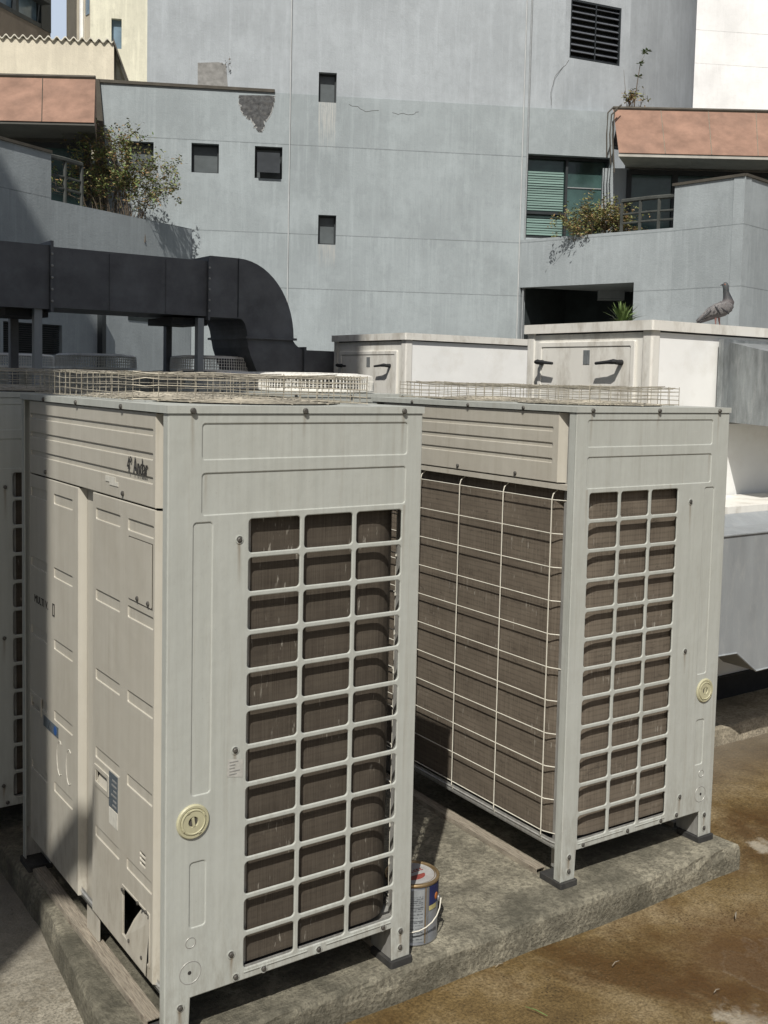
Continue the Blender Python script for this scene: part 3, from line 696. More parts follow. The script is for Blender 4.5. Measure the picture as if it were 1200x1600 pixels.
cage([(.03, 1.17), (.04, .335), (.10, .30), (.645, .115), (.71, .5), (.70, 1.17)], 1.600, 1.672, 'bent wire mesh cage on the lid of the nearest unit', 3)
cage([(.06, .10), (.565, .10), (.565, 1.13), (.06, 1.13)], 1.600, 1.660, 'rectangular wire mesh cage on the lid of the second unit', 5, (o2.x-D*c2+W*s2*0, o2.y-W), 0)
cage([(.03, .06), (.70, .08), (.70, 1.13), (.03, 1.13)], 1.600, 1.675, 'shaded wire mesh cage on the lid of the left-edge unit', 8, (-.19, 1.44), 0)

# ------------------------------------------------------------------ round plastic fan guards and far units
def fan_guard(x, y, z, r, h, label):
    root = empty('fan_guard', (x, y, z), 0, label=label, cat='fan guard', group='round slotted fan guards')
    m = MB(); n = 96
    m.lathe([(r*1.0, .0), (r*1.01, h*.12), (r*.995, h*.14)], 64, cap=False)
    m.lathe([(r*.985, h*.86), (r*.97, h*.94), (r*.90, h), (r*.80, h*1.0), (r*.80, h*.97)], 64, cap=False)
    m.build('rim', M['cream_panel'], root, smooth=True)
    m = MB()
    for i in range(n):
        a = 2*math.pi*i/n; c, s_ = math.cos(a), math.sin(a)
        m.tube([(r*c, r*s_, h*.1), (r*.995*c, r*.995*s_, h*.6), (r*.98*c, r*.98*s_, h*.9)], .0035, 4)
        if i % 2 == 0: m.tube([(r*.82*c, r*.82*s_, h*.98), (r*.2*c, r*.2*s_, h*1.03)], .003, 4)
    m.build('bars', M['cream_panel'], root)
    m = MB()
    for k in (.3, .55, .8): m.lathe([(r*1.0, h*(.1+k*.75)), (r*1.0, h*(.13+k*.75))], 64, cap=False)
    for k in range(5): rr = r*(.25+.12*k); m.tube([(rr*math.cos(a*math.pi/16), rr*math.sin(a*math.pi/16), h*1.02) for a in range(32)], .003, 4, True)
    m.lathe([(r*.2, h*1.0), (r*.18, h*1.06), (0, h*1.08)], 24)
    m.build('hoops', M['cream_panel'], root)
    return root
fan_guard(1.46+D/2, 2.05+W/4+.03, H+.006, .30, .09, 'half-sunlit round fan guard on the unit behind the second one')
fan_guard(1.46+D/2, 2.05+W*.75-.03, H+.006, .30, .09, 'round fan guard at the back of the unit behind the second one')
far = []
for i, (px, Z) in enumerate(((25, 9.6), (150, 8.9), (330, 8.7))):
    p = dep(px, 590, Z); cxy = Vector((p.x, p.y))
    u = copy_tree(u1, None, skip=('lettering', 'badge', 'sticker', 'guard_wire', 'screw', 'screw_seat')); 
    u.location = (cxy.x-D/2, cxy.y-W/4-.03, .10); far.append(u)
    u['label'] = ['far shaded condensing unit under the duct, behind the louvre window side', 'far shaded condensing unit behind the light duct post at left', 'far condensing unit seen between the two right-hand duct posts'][i]
    fan_guard(cxy.x, cxy.y, H+.106, .335, .125, ['shaded fan guard at the left picture edge under the duct', 'large shaded fan guard between the duct posts', 'small visible fan guard by the right-hand duct posts'][i])
    m = MB(); m.prism(rrect(cxy.x-D/2-.1, cxy.x+D/2+.1, cxy.y-.45, cxy.y+1.1, .01), GZ-.02, .08); tag(m.build('concrete_block', M['plinth']), ['concrete base under the leftmost far unit', 'concrete base under the middle far unit', 'concrete base under the right far unit'][i], 'plinth', 'concrete bases of the far units')

# ------------------------------------------------------------------ dark sheet-metal duct on posts
def duct():
    YD = 5.25; root = empty('black_air_duct', (at(325, 500, 1, YD).x, YD, GZ), 0, label='dark painted sheet metal duct on steel posts ending in a large elbow', cat='duct')
    off = Vector((-root.location.x, -root.location.y, -root.location.z))
    T = Matrix.Translation(off)
    def P(x, y): q = at(x, y, 1, YD); return q.x, q.z
    x0 = P(0, 430)[0]-3; xa, zt = P(78, 388); _, zb = P(78, 480); xb = P(325, 430)[0]; zt2 = P(325, 405)[1]; dy = .62
    m = MB(); m.box(xa, xb, YD, YD+dy, zb, (zt+zt2)/2, T); m.build('duct_section', M['duct_dark'], root)
    m = MB(); m.box(x0, xa-.012, YD-.02, YD+dy+.02, zb-.015, zt+.02, T); m.build('duct_section', M['duct_dark'], root)
    m = MB(); m.box(xa-.011, xa+.011, YD-.05, YD+dy+.05, zb-.035, zt+.05, T); m.build('flange', M['duct_dark'], root)
    m = MB(); m.box(xb-.011, xb+.004, YD-.035, YD+dy+.035, zb-.03, zt+.035, T); m.build('flange', M['duct_dark'], root)
    for fx in (.36, .72):
        xs = xa+(xb-xa)*fx; m = MB(); m.box(xs-.006, xs+.006, YD-.006, YD-.0005, zb+.005, zt-.005, T); m.build('seam', M['duct_dark'], root)
    for xx in (xa, xb-.004):
        for i in range(5):
            m = MB(); m.lathe([(.009, 0), (.009, .008), (0, .01)], 6, T @ basis((1, 0, 0), (0, 0, 1), (0, -1, 0), (xx, YD-.05 if xx == xa else YD-.035, zb+(zt-zb)*(i+.5)/5))); m.build('bolt', M['galv'], root)
    # elbow bending down
    ox, oz = P(370, 404); ix, iz = P(372, 498); e1x, e1z = P(456, 530); e2x, e2z = P(384, 530); sx = xb+.0045
    outer = [(sx, oz)]+[(ox+(e1x-ox)*math.sin(t), e1z+(oz-e1z)*math.cos(t)) for t in [R(90*i/14) for i in range(15)]]
    inner = [(e2x, e2z)]+[(ix+(e2x-ix)*math.sin(t), e2z+(iz-e2z)*math.cos(t)) for t in [R(90-90*i/6) for i in range(1, 7)]]+[(sx, iz)]
    m = MB(); poly = (outer+inner)[::-1]
    m.prism(poly, YD-.03, YD+dy+.03, 'y', T); m.build('elbow', M['duct_dark'], root)
    m = MB(); m.box(e2x-.02, e1x+.02, YD-.05, YD+dy+.05, e1z-.012, e1z+.006, T); m.build('flange', M['duct_dark'], root)
    m = MB(); m.box(ox-.003, ox+.003, YD-.036, YD-.0302, iz+.01, oz, T); m.build('seam', M['frame_dark'], root)
    # offset transition flaring down and right
    p1 = P(401, 583); q1 = P(471, 546); q2 = P(560, 549); zz = p1[1]-.25
    zt_ = e1z-.0125
    left = [(e2x+(p1[0]-e2x)*t**1.5, zt_+(p1[1]-zt_)*t) for t in (0, .25, .5, .75, 1)]+[(p1[0]+.09, zz)]
    right = [(q1[0], zz), (q1[0], q1[1])]+[(e1x+(q1[0]-e1x)*t**1.1, zt_+(q1[1]-zt_)*(1-(1-t)**1.6)) for t in (.8, .6, .4, .2, 0)]
    m = MB(); m.prism(left+right, YD-.02, YD+dy+.02, 'y', T); m.build('offset_transition', M['duct_dark'], root)
    m = MB(); m.box(q1[0]+.001, q1[0]+.02, YD-.05, YD+dy+.05, zz-.02, q1[1]+.02, T); m.build('flange', M['duct_dark'], root)
    m = MB(); m.box(q1[0]+.021, q2[0], YD-.01, YD+dy, zz, q1[1]-.005, T); m.build('duct_section', M['duct_dark'], root)
    # posts
    for x, w_, yy in ((58, .055, YD+.03), (311.5, .05, YD+.03), (21, .06, YD+dy-.03), (262, .05, YD+dy-.03)):
        q = at(x, 520, 1, yy)
        m = MB(); m.box(q.x-w_/2, q.x+w_/2, yy-.03, yy+.03, GZ, zb-.0155, T); m.build('post', M['duct_grey2'] if yy < YD+.2 else M['duct_dark'], root)
        m = MB(); m.box(q.x-.12, q.x+.12, yy-.1, yy+.1, GZ, GZ+.02, T); m.build('post_base', M['duct_dark'], root)
    for x in (58, 311.5):
        q = at(x, 500, 1, YD); m = MB(); m.box(q.x-.2, q.x+.1, YD+.07, YD+dy-.07, zb-.07, zb-.0155, T); m.build('cross_beam', M['black'], root)
duct()

# ------------------------------------------------------------------ white air handlers
def air_handler(cx, cy, lx, ly, zt, label, door_z0, door_z1):
    root = empty('air_handler', (cx, cy, -.02), 0, label=label, cat='air handler', group='white insulated air handlers')
    h = zt+.02; c = .055
    m = MB(); m.box(.004, lx-.004, .004, ly-.004, .08, h-.04); m.build('casing_core', M['black'], root)
    m = MB(); m.box(.06, lx-.06, 0, .0035, .14, h-.06); m.build('side_panel', M['white_panel'], root)
    m = MB(); m.box(0, .0035, .06, ly-.06, .14, h-.06); fp = m.build('end_panel', M['cream_panel'], root)
    for x, y in ((0, 0), (lx-c, 0), (0, ly-c), (lx-c, ly-c)):
        m = MB(); m.prism(rrect(x-.006, x+c+.006, y-.006, y+c+.006, .012), .12, h-.052); m.build('corner_post', M['cream_panel'], root)
    m = MB(); m.prism(rrect(-.022, lx+.022, -.022, ly+.022, .01), h-.0515, h); m.build('roof_cap', M['cream_panel'], root)
    m = MB(); m.box(-.01, lx+.01, -.01, ly+.01, .0, .119); m.build('plinth_frame', M['cream_panel'], root)
    # access door on the end facing left
    y0, y1, z0, z1 = .13, ly-.13, door_z0+.02, door_z1+.02
    vs, fs = plate(rrect(y0-.03, y1+.03, z0-.03, z1+.03, .008), [rrect(y0, y1, z0, z1, .006)], .018, .004)
    m = MB(); m.add(vs, [f[::-1] for f in fs], basis((0, 1, 0), (0, 0, 1), (-1, 0, 0), (-.016, 0, 0))); fr = m.build('door_frame', M['cream_panel'], root)
    m = MB(); m.prism(rrect(y0+.004, y1-.004, z0+.004, z1-.004, .006), -.012, -.0005, 'x'); dr = m.build('door', M['cream_panel'], root)
    for yc, sg in ((y0+.11, 1), (y1-.06, -1)):
        zc = z1-.085; m = MB()
        m.lathe([(.015, 0), (.014, .02), (.011, .05)], 12, basis((0, -1, 0), (0, 0, 1), (-1, 0, 0), (-.012, yc-sg*.05, zc)))
        m.tube([(-.058, yc-sg*.06, zc+.002), (-.064, yc-sg*.04, zc+.003), (-.066, yc+.0, zc), (-.066, yc+sg*.085, zc-.006)], [.011, .014, .010, .008], 8)
        m.build('door_handle', M['black'], dr)
    m = MB(); ym = (y0+y1)/2-.02; m.box(-.0145, -.012, ym-.024, ym+.024, z1-.095, z1-.018); m.build('rating_plate', M['duct_grey'], dr)
    # seams on the long side
    for x in (.0602,): pass
    return root
pa = at(1020, 500, 1, 1.3)
ah2 = air_handler(pa.x, 1.3, 2.3, .93, pa.z, 'taller-looking white air handler at right with a pigeon on its roof', 1.0, 1.87)
pb = dep(635, 520, 7.9)
ah1 = air_handler(pb.x, pb.y, 1.35, 1.02, pb.z, 'farther white air handler between the dark elbow duct and the right one', 1.0, 1.86)
# lower cabinet step with pale ledge, part of the right air handler
def ah2_extra():
    T = Matrix.Translation((-pa.x, -1.3, .02))
    m = MB(); m.box(3.35, 5.48, .93, 1.277, .50, 1.02, T); m.box(3.37, 5.46, 1.19, 1.277, .10, .499, T); m.build('lower_cabinet', M['white_panel'], ah2)
    m = MB(); m.box(3.33, 5.5, .905, 1.276, 1.021, 1.075, T); m.build('ledge', M['cream_panel'], ah2)
    m = MB(); m.box(3.33, 5.5, 1.16, 1.28, -.02, .099, T); m.build('skid', M['black'], ah2)
ah2_extra()
def side_ducts():
    a = at(1123, 530, 1, 1.28); b = at(1125, 664, 1, 1.0)
    root = empty('exhaust_duct', (a.x, 1.28, a.z-.4), 0, label='weathered bare metal duct stub leaving the right air handler', cat='duct')
    T = Matrix.Translation((-a.x, -1.28, -(a.z-.4)))
    x0 = a.x; zt = a.z; zb = 1.47
    m = MB(); m.box(x0, x0+1.6, 1.245, 1.2765, zb, zt, T); m.build('flange', M['duct_grey'], root)
    m = MB(); y0, y1 = 1.2445, .88
    vs = [(x0+.05, y0, zb+.01), (x0+1.55, y0, zb+.01), (x0+1.55, y0, zt-.015), (x0+.05, y0, zt-.015), (x0-.02, y1, zb+.0), (x0+1.4, y1, zb+.0), (x0+1.4, y1, zt-.0), (x0-.02, y1, zt-.085)]
    m.add(vs, [(3, 2, 1, 0), (4, 5, 6, 7), (0, 1, 5, 4), (2, 3, 7, 6), (0, 4, 7, 3), (1, 2, 6, 5)], T); m.build('hood', M['duct_grey'], root)
    m = MB(); m.tube([(x0-.02, y1-.002, zb+.14), (x0+.42, y1-.004, zb+.24), (x0+.9, y1-.002, zb+.4)], .004, 4); m.v = [tuple(T @ Vector(v)) for v in m.v]; m.build('crease', M['duct_grey'], root)
    m = MB(); m.tube([(x0-.02, y1, zt-.085), (x0+.7, y1, zt-.04), (x0+1.4, y1, zt)], .006, 5); m.v = [tuple(T @ Vector(v)) for v in m.v]; m.build('folded_edge', M['duct_grey'], root)
    # lower painted duct
    q = at(1128, 838, 1, .62); r_ = at(1180, 1048, 1, .62)
    root = empty('intake_duct', (q.x, .8, .3), 0, label='smooth painted grey duct boot low on the right air handler', cat='duct')
    T = Matrix.Translation((-q.x, -.8, -.3)); X0 = q.x-.35
    zl = at(1128, 1020, 1, .62).z; zlow = r_.z
    prof = [(X0, q.z-.0), (X0, zl+.0), (at(1150, 1022, 1, .62).x, zl-.015), (r_.x, zlow), (r_.x+1.2, zlow+.02), (r_.x+1.2, q.z)]
    m = MB(); m.prism(prof, .62, .80, 'y', T); m.build('boot', M['duct_grey2'], root)
    m = MB(); vs = [(X0, .801, q.z), (X0, .903, q.z+.045), (r_.x+1.2, .903, q.z+.045), (r_.x+1.2, .801, q.z), (X0, .801, zl), (X0, .903, zl+.1), (r_.x+1.2, .903, zlow+.1), (r_.x+1.2, .801, zlow+.02)]
    m.add(vs, [(0, 3, 2, 1), (4, 5, 6, 7), (0, 1, 5, 4), (2, 3, 7, 6), (0, 4, 7, 3), (1, 2, 6, 5)], T); m.build('neck', M['duct_grey2'], root)
    m = MB(); pts = [(p[0], .618, p[1]) for p in prof]; m.tube(pts, .005, 5, True); m.v = [tuple(T @ Vector(v)) for v in m.v]; m.build('folded_edge', M['duct_grey2'], root)
side_ducts()

# ------------------------------------------------------------------ paint can
def paint_can():
    c = at(658, 1469, 2, -.019); r = .082; h = .190
    root = empty('paint_can', (c.x, c.y+.055, -.0195), R(0), label='metal paint can with torn label and wire handle beside the near unit leg', cat='paint can')
    tin = mottled('tin', (.28, .29, .30), .12, 12, (1, 1, .5), .3, .6)
    gold = mottled('tarnished_rim', (.33, .24, .13), .3, 25, rough=.4, metal=.7)
    white = mottled('lid_paint', (.33, .33, .32), .25, 16, rough=.5, dirt=(.25, .2, .18), dscale=18); red = mottled('red_print', (.22, .05, .04), .25, 40)
    lab = mottled('label_paper', (.26, .28, .29), .25, 20, rough=.6); blue = mottled('blue_print', (.015, .022, .09), .2, 30); org = mottled('orange_print', (.33, .11, .025), .1, 30)
    m = MB(); m.lathe([(r-.002, 0), (r+.001, .002), (r+.001, .005), (r-.001, .007), (r-.001, h-.012), (r-.004, h-.009)], 48, cap=True); b = m.build('body', tin, root, True)
    m = MB(); m.lathe([(r-.003, h-.012), (r+.0025, h-.009), (r+.003, h-.003), (r, h), (r-.004, h+.0005), (r-.007, h-.003), (r-.0075, h-.007)], 48, cap=False); m.build('rim', gold, root, True)
    m = MB(); m.lathe([(r-.0072, h-.006), (r-.011, h-.003), (r-.016, h-.004), (r-.017, h-.007), (0, h-.007)], 48); ld = m.build('lid', white, root, False)
    m = MB(); m.lathe([(r-.0165, h-.0068), (r-.012, h-.0024), (r-.0105, h-.0024)], 48, cap=False); m.build('lid_bead', gold, ld)
    T = Matrix.Translation((0, 0, 0))
    m = MB(); m.prism([(.037*math.cos(a), .026*math.sin(a)-.012) for a in [R(180+15*i) for i in range(13)]], h-.0068, h-.0052); m.build('lid_print', red, ld)
    m = MB()
    for i in range(8):
        x = -.042+.0115*i; m.box(x, x+.008, .006+.0*i, .010, h-.0068, h-.0052); m.box(x, x+.0028, .010, .018, h-.0068, h-.0052); m.box(x+.0022*(i % 3), x+.0078, .016, .020, h-.0068, h-.0050)
    m.build('lid_lettering', red, ld)
    def arc(a0, a1, z0, z1, off, mt, nm, par):
        q = MB(); q.lathe([(r+off-.001, z0), (r+off, z0), (r+off, z1), (r+off-.001, z1)], 16, None, R(a0), R(a1)); return q.build(nm, mt, par)
    lb = arc(-178, -96, .012, h-.018, .0004, lab, 'label', root)
    arc(-84, -30, .118, h-.013, .0006, blue, 'blue_band', root)
    arc(-94.5, -92, .006, h-.012, .0014, gold, 'seam', root); arc(-89, -86, .006, h-.012, .0012, tin, 'seam', root)
    arc(-84, -60, .103, .117, .0006, mottled('yellow_print', (.4, .36, .16), .2, 30), 'yellow_band', root)
    q = MB(); q.ball((0, 0, 0), .009, .003, .011, mat=Matrix.Rotation(R(-62+90), 4, 'Z')); o = q.build('orange_mark', org, root); a = R(-60); o.location = ((r+.0005)*math.cos(a), (r+.0005)*math.sin(a), .138)
    o.rotation_euler.z = 0
    dark = mottled('label_print_ink', (.1, .11, .12), .2, 60)
    rnd = random.Random(3); q = MB()
    z = .02
    while z < .158:
        aa = -140
        while aa < -102:
            l = rnd.uniform(3, 12); q.lathe([(r+.0009, z), (r+.0009, z+rnd.choice((.0015, .002, .003)))], 5, None, R(aa), R(min(aa+l, -99))); aa += l+rnd.uniform(1, 3)
        z += rnd.choice((.006, .0075, .010))
    for zz in (.042, .076, .118): q.lathe([(r+.001, zz), (r+.001, zz+.0022)], 20, None, R(-176), R(-98))
    q.build('label_text', dark, lb)
    q = MB(); ear = R(-46); e2 = R(134)
    pts = []
    for i in range(15):
        t = i/14; a = ear-(ear-(e2-2*math.pi))*t; rr = r+.010+.012*math.sin(math.pi*t)
        pts.append((rr*math.cos(a), rr*math.sin(a), .122-.068*math.sin(math.pi*t)**.8))
    q.tube(pts, .0018, 6); q.build('wire_handle', M['wire'], root)
    for a in (ear, e2):
        q = MB(); q.lathe([(.010, 0), (.009, .004), (.003, .008), (0, .008)], 12, basis((-math.sin(a), math.cos(a), 0), (0, 0, 1), (math.cos(a), math.sin(a), 0), (r*math.cos(a), r*math.sin(a), .122))); q.build('handle_ear', tin, root)
    root.rotation_euler.z = R(-2)
paint_can()

# ------------------------------------------------------------------ pigeon
def pigeon():
    f0 = at(1121, 502, 1, 1.40); f0.z = pa.z+.001
    rt = Vector((R_.x, R_.y, 0)).normalized(); bk = Vector((0, 0, 1)).cross(rt)      # picture right, away
    k = 6.15/1636*.1                                                      # metres per tenth of a pixel
    root = empty('pigeon', f0, 0, label='grey pigeon with dark wing bars standing on the right air handler roof', cat='pigeon')
    B = basis(rt, bk, Vector((0, 0, 1)))
    def pt(x, y, d=0): return B @ Vector(((x-600)*k, d, (818-y)*k))
    def loft(sp, name, mat, n=14, par=root):
        m = MB(); vs = []; N = len(sp)
        for i, (x, y, rv, rd, d) in enumerate(sp):
            a = sp[max(0, i-1)]; b = sp[min(N-1, i+1)]; t = Vector((b[0]-a[0], a[1]-b[1])); t.normalize(); nx, nz = -t.y, t.x
            for j in range(n):
                al = 2*math.pi*j/n; u, v = math.cos(al)*rv, math.sin(al)*rd
                vs.append(tuple(B @ Vector(((x-600+nx*u)*k, (d+v)*k, (818-y+nz*u)*k))))
        fs = [(i*n+j, i*n+(j+1) % n, (i+1)*n+(j+1) % n, (i+1)*n+j) for i in range(N-1) for j in range(n)]+[tuple(range(n-1, -1, -1)), tuple((N-1)*n+j for j in range(n))]
        m.add(vs, fs); return m.build(name, mat, par, True)
    kb = NT('pigeon_feathers', .6); sp = kb.sep()
    n = kb.noise(90, kb.map((1, 1, 1)), 5, .7)
    c = kb.ramp(kb.math('MULTIPLY', sp[2], 4.), [(.18, (.07, .065, .07)), (.35, (.10, .098, .105)), (.56, (.12, .11, .112)), (.63, (.045, .05, .055)), (.80, (.03, .04, .045)), (.9, (.07, .08, .085))])
    c = kb.mix(kb.ramp(n, [(.42, 0.), (.6, .6)]), c, (.08, .07, .07)); kb.col(c); feathers = kb.m
    loft([(300, 775, 14, 28, 0), (380, 740, 30, 40, 0), (470, 680, 58, 55, 0), (560, 620, 88, 78, 0), (650, 570, 112, 92, 0), (720, 520, 112, 92, 0), (745, 455, 90, 78, 0), (728, 390, 62, 56, 0), (708, 320, 46, 42, 0), (702, 265, 42, 38, 0), (696, 225, 46, 38, 0), (690, 190, 36, 30, 0), (686, 168, 12, 10, 0)], 'body', feathers)
    wm = NT('pigeon_wing', .6); n = wm.noise(70, wm.map((1, 1, 1)), 5, .7)
    wc = wm.ramp(n, [(.40, (.05, .048, .052)), (.52, (.19, .185, .185)), (.62, (.10, .088, .088))]); wm.col(wc)
    dk = mottled('wing_bar', (.03, .03, .034), .2, 60)
    for sd in (-1, 1):
        wg = loft([(300, 752, 8, 6, sd*30), (400, 668, 30, 14, sd*52), (500, 600, 62, 20, sd*74), (600, 560, 85, 26, sd*84), (700, 535, 86, 26, sd*82), (770, 530, 52, 18, sd*68), (810, 540, 12, 8, sd*55)], 'wing', wm.m)
        for x0, y0, x1, y1, w_ in ((600, 545, 735, 640, 13), (530, 540, 610, 650, 14), (320, 735, 470, 590, 16)):
            m = MB(); m.tube([pt(x0, y0, (sd*100)*k), pt((x0+x1)/2, (y0+y1)/2, sd*108*k), pt(x1, y1, sd*92*k)], [w_*k*.7, w_*k, w_*k*.6], 6); m.build('wing_bar', dk, wg)
    loft([(430, 690, 26, 36, 0), (360, 745, 24, 44, 0), (290, 795, 10, 48, 0)], 'tail', dk)
    pk = mottled('pigeon_leg', (.22, .12, .11), .2, 60)
    for x0, x1, d in ((560, 568, -28), (630, 650, 28)):
        m = MB(); m.tube([pt(x0, 690, d*k), pt(x0+4, 740, d*k), pt(x1, 808, d*k)], [20*k, 13*k, 8*k], 6)
        for dx, dd in ((42, 0), (34, 22), (34, -22), (-26, 0)): m.tube([pt(x1, 806, d*k), pt(x1-dx, 812, (d+dd)*k)], [6*k, 4*k], 5)
        m.build('leg', pk, root)
    m = MB(); m.tube([pt(658, 214), pt(636, 212), pt(614, 220)], [13*k, 9*k, 2*k], 7); m.ball(tuple(pt(648, 205)), 10*k, 8*k, 7*k); m.build('beak', dk, root)
    ey = mottled('pigeon_eye', (.5, .12, .02), .1, 30, rough=.2)
    for sd in (-1, 1): m = MB(); m.ball(tuple(pt(676, 205, sd*34*k)), 8*k, 6*k, 8*k); m.build('eye', ey, root)
pigeon()

# ------------------------------------------------------------------ buildings behind
class Wall:
    """upright plane through two plan points; s runs from the first to the second, n faces the camera"""
    def __init__(s, a, b):
        s.a = Vector(a[:2]); d = Vector(b[:2])-s.a; s.len = d.length; s.d = d/s.len
        s.nv = Vector((s.d.y, -s.d.x))
        if (Vector(CP[:2])-s.a).dot(s.nv) < 0: s.nv = -s.nv
    def uv(s, x, y):
        r = ray(x, y); h = Vector(r[:2]); t = (s.a-Vector(CP[:2])).dot(s.nv)/h.dot(s.nv); p = CP+r*t
        return (Vector(p[:2])-s.a).dot(s.d), p.z
    def M(s, off=0., rel=None):
        m = basis((s.d.x, s.d.y, 0), (0, 0, 1), (s.nv.x, s.nv.y, 0), (s.a.x+s.nv.x*off, s.a.y+s.nv.y*off, 0))
        return Matrix.Translation(-Vector(rel)) @ m if rel is not None else m
def wallplate(w_, outer, holes, thick, mat, name, parent, off=0., rel=(0, 0, 0)):
    vs, fs = plate(outer, holes, thick, 0)
    m = MB(); m.add(vs, fs); return m.build(name, mat, parent, mw=w_.M(off, rel))
def wallbox(w_, s0, s1, z0, z1, n0, n1, mat, name, parent, rel):
    m = MB(); m.box(s0, s1, z0, z1, n0, n1); return m.build(name, mat, parent, mw=w_.M(0, rel))
def winrect(w_, x0, y0, x1, y1):
    a = w_.uv(x0, (y0+y1)/2)[0]; b = w_.uv(x1, (y0+y1)/2)[0]; t = w_.uv((x0+x1)/2, y0)[1]; c = w_.uv((x0+x1)/2, y1)[1]
    return min(a, b), max(a, b), c, t
def R4(r): return [(r[0], r[2]), (r[1], r[2]), (r[1], r[3]), (r[0], r[3])]

MW = Wall((6.497, 18.702), (14.196, 14.669)); O = Vector((10.2, 16.8, GZ))
B = empty('grey_building', O, 0, label='large grey painted building with rounded tower, small windows and planted balconies', cat='building')
ZT = 7.49
sL = MW.uv(150, 300)[0]; s955 = MW.uv(956, 300)[0]; s430 = MW.uv(430, 200)[0]
wins = [(299, 224, 342, 270), (398, 229, 441, 279), (196, 221, 240, 265), (497, 336, 525, 382)]
wr = [winrect(MW, *w_) for w_ in wins]; wt = winrect(MW, 498, 113, 526, 160); bw = winrect(MW, 823, 243, 953, 374)
jz = [MW.uv(500, 228.5)[1], MW.uv(500, 367)[1], MW.uv(500, 452)[1]]
GREY = (.315, .355, .37)
M['wall'] = wall_paint('grey_render', GREY, jz, stains=[(wt[0], wt[1], wt[2]-1.05, wt[2]+.02, (.5, .5, .47)), (wr[3][0], wr[3][1], wr[3][2]-.5, wr[3][2], (.42, .42, .4))])
M['tower'] = wall_paint('tower_render', (.37, .405, .43), ())
M['wing'] = wall_paint('wing_render', (.315, .35, .365), [jz[1]-.0, jz[2]])
hl = [R4(r) for r in wr]
hl += [R4((wt[0], wt[1], wt[2], ZT-.001))] if False else []
# lower wall stops at ZT; the top small window straddles the change, so split it there
s815 = MW.uv(814, 300)[0]
wallplate(MW, [(sL, -.3), (s815, -.3), (s815, 4.2), (s955, 4.2), (s955, ZT), (wt[1], ZT), (wt[1], wt[2]), (wt[0], wt[2]), (wt[0], ZT), (sL, ZT)] if wt[2] < ZT else R4((sL, s955, -.3, ZT)), hl+[R4(bw)], .35, M['wall'], 'wall', B, .0, O)
# tower: straight face then a quarter turn
RT = 3.9; P8 = MW.a+MW.d*MW.uv(832, 100)[0]; cen = P8-MW.nv*RT
def arcp(a): return cen+MW.nv*RT*math.cos(a)+MW.d*RT*math.sin(a)
def pxof(p):
    d = Vector((p.x, p.y, 8))-CP; return PX+FPX*d.dot(R_)/d.dot(F_)
while max(pxof(arcp(i*.05)) for i in range(36)) < 1081:
    RT += .05; cen = P8-MW.nv*RT
def ang(px):
    a = 0
    while pxof(arcp(a)) < px and a < 1.4: a += .002
    return a
a1, a2 = ang(880), ang(981); TH = 16.
tl = MW.uv(230, 60)[0]; t8 = MW.uv(832, 100)[0]
tow_hole = [R4(wt)] if wt[2] > ZT else []
if tow_hole: outer_t = R4((tl, t8, ZT, TH))
else: outer_t = [(tl, ZT), (wt[0], ZT), (wt[0], wt[3]), (wt[1], wt[3]), (wt[1], ZT), (t8, ZT), (t8, TH), (tl, TH)]
wallplate(MW, outer_t, tow_hole, .35, M['tower'], 'tower_wall', B, -.012, O)
def curved(pts, z0, z1, mat, name):
    m = MB(); n = len(pts); s = 0; ln = [0]
    for i in range(n-1): s += (pts[i+1]-pts[i]).length; ln.append(s)
    # local frame with y up so that the render streaks run down
    vs = [(p.x, z0, -p.y) for p in pts]+[(p.x, z1, -p.y) for p in pts]
    m.add(vs, [(i, i+1, n+i+1, n+i) for i in range(n-1)])
    o = m.build(name, mat, B, True, Matrix.Translation(-O) @ Matrix.Rotation(math.pi/2, 4, 'X')); return o
offv = MW.nv*-.012
curved([arcp(a1*i/5)+offv for i in range(6)], ZT-.6, TH, M['tower'], 'tower_wall')
curved([arcp(a2+(R(125)-a2)*i/16)+offv for i in range(17)], ZT-3.4, TH, M['tower'], 'tower_wall')
CW = Wall(arcp(a1)+offv, arcp(a2)+offv); lr = winrect(CW, 891, 5, 970, 97)
wallplate(CW, R4((0, CW.len, ZT-.6, TH)), [R4(lr)], .3, M['tower'], 'tower_wall', B, 0, O)
lf = MW.a+MW.d*tl; curved([dep(238, 60, 28.).to_2d(), lf+offv-MW.nv*.001], ZT-1, TH, M['tower'], 'tower_wall')
# louvre in the tower
ww, hh = lr[1]-lr[0], lr[3]-lr[2]
lv = wallbox(CW, lr[0], lr[1], lr[2], lr[3], -.29, -.24, M['interior'], 'louvre', B, O)
def childbox(par, w_, s0, s1, z0, z1, n0, n1, mat, name):
    m = MB(); m.box(s0, s1, z0, z1, n0, n1); return m.build(name, mat, par)
ns = 9
for i in range(ns):
    z = lr[2]+hh*(i+.5)/ns; m = MB(); t = hh/ns*.55
    m.add([(lr[0]+.03, z-t*.7, -.02), (lr[1]-.03, z-t*.7, -.02), (lr[1]-.03, z+t*.6, -.14), (lr[0]+.03, z+t*.6, -.14), (lr[0]+.03, z-t*.7-.012, -.03), (lr[1]-.03, z-t*.7-.012, -.03), (lr[1]-.03, z+t*.6-.012, -.15), (lr[0]+.03, z+t*.6-.012, -.15)], [(0, 1, 2, 3), (7, 6, 5, 4), (0, 4, 5, 1), (3, 2, 6, 7)])
    m.build('slat', M['frame_dark'] if i > 99 else mottled('louvre_slat', (.09, .10, .115), .2, 9, rough=.6) if i == 0 else bpy.data.materials['louvre_slat'], lv)
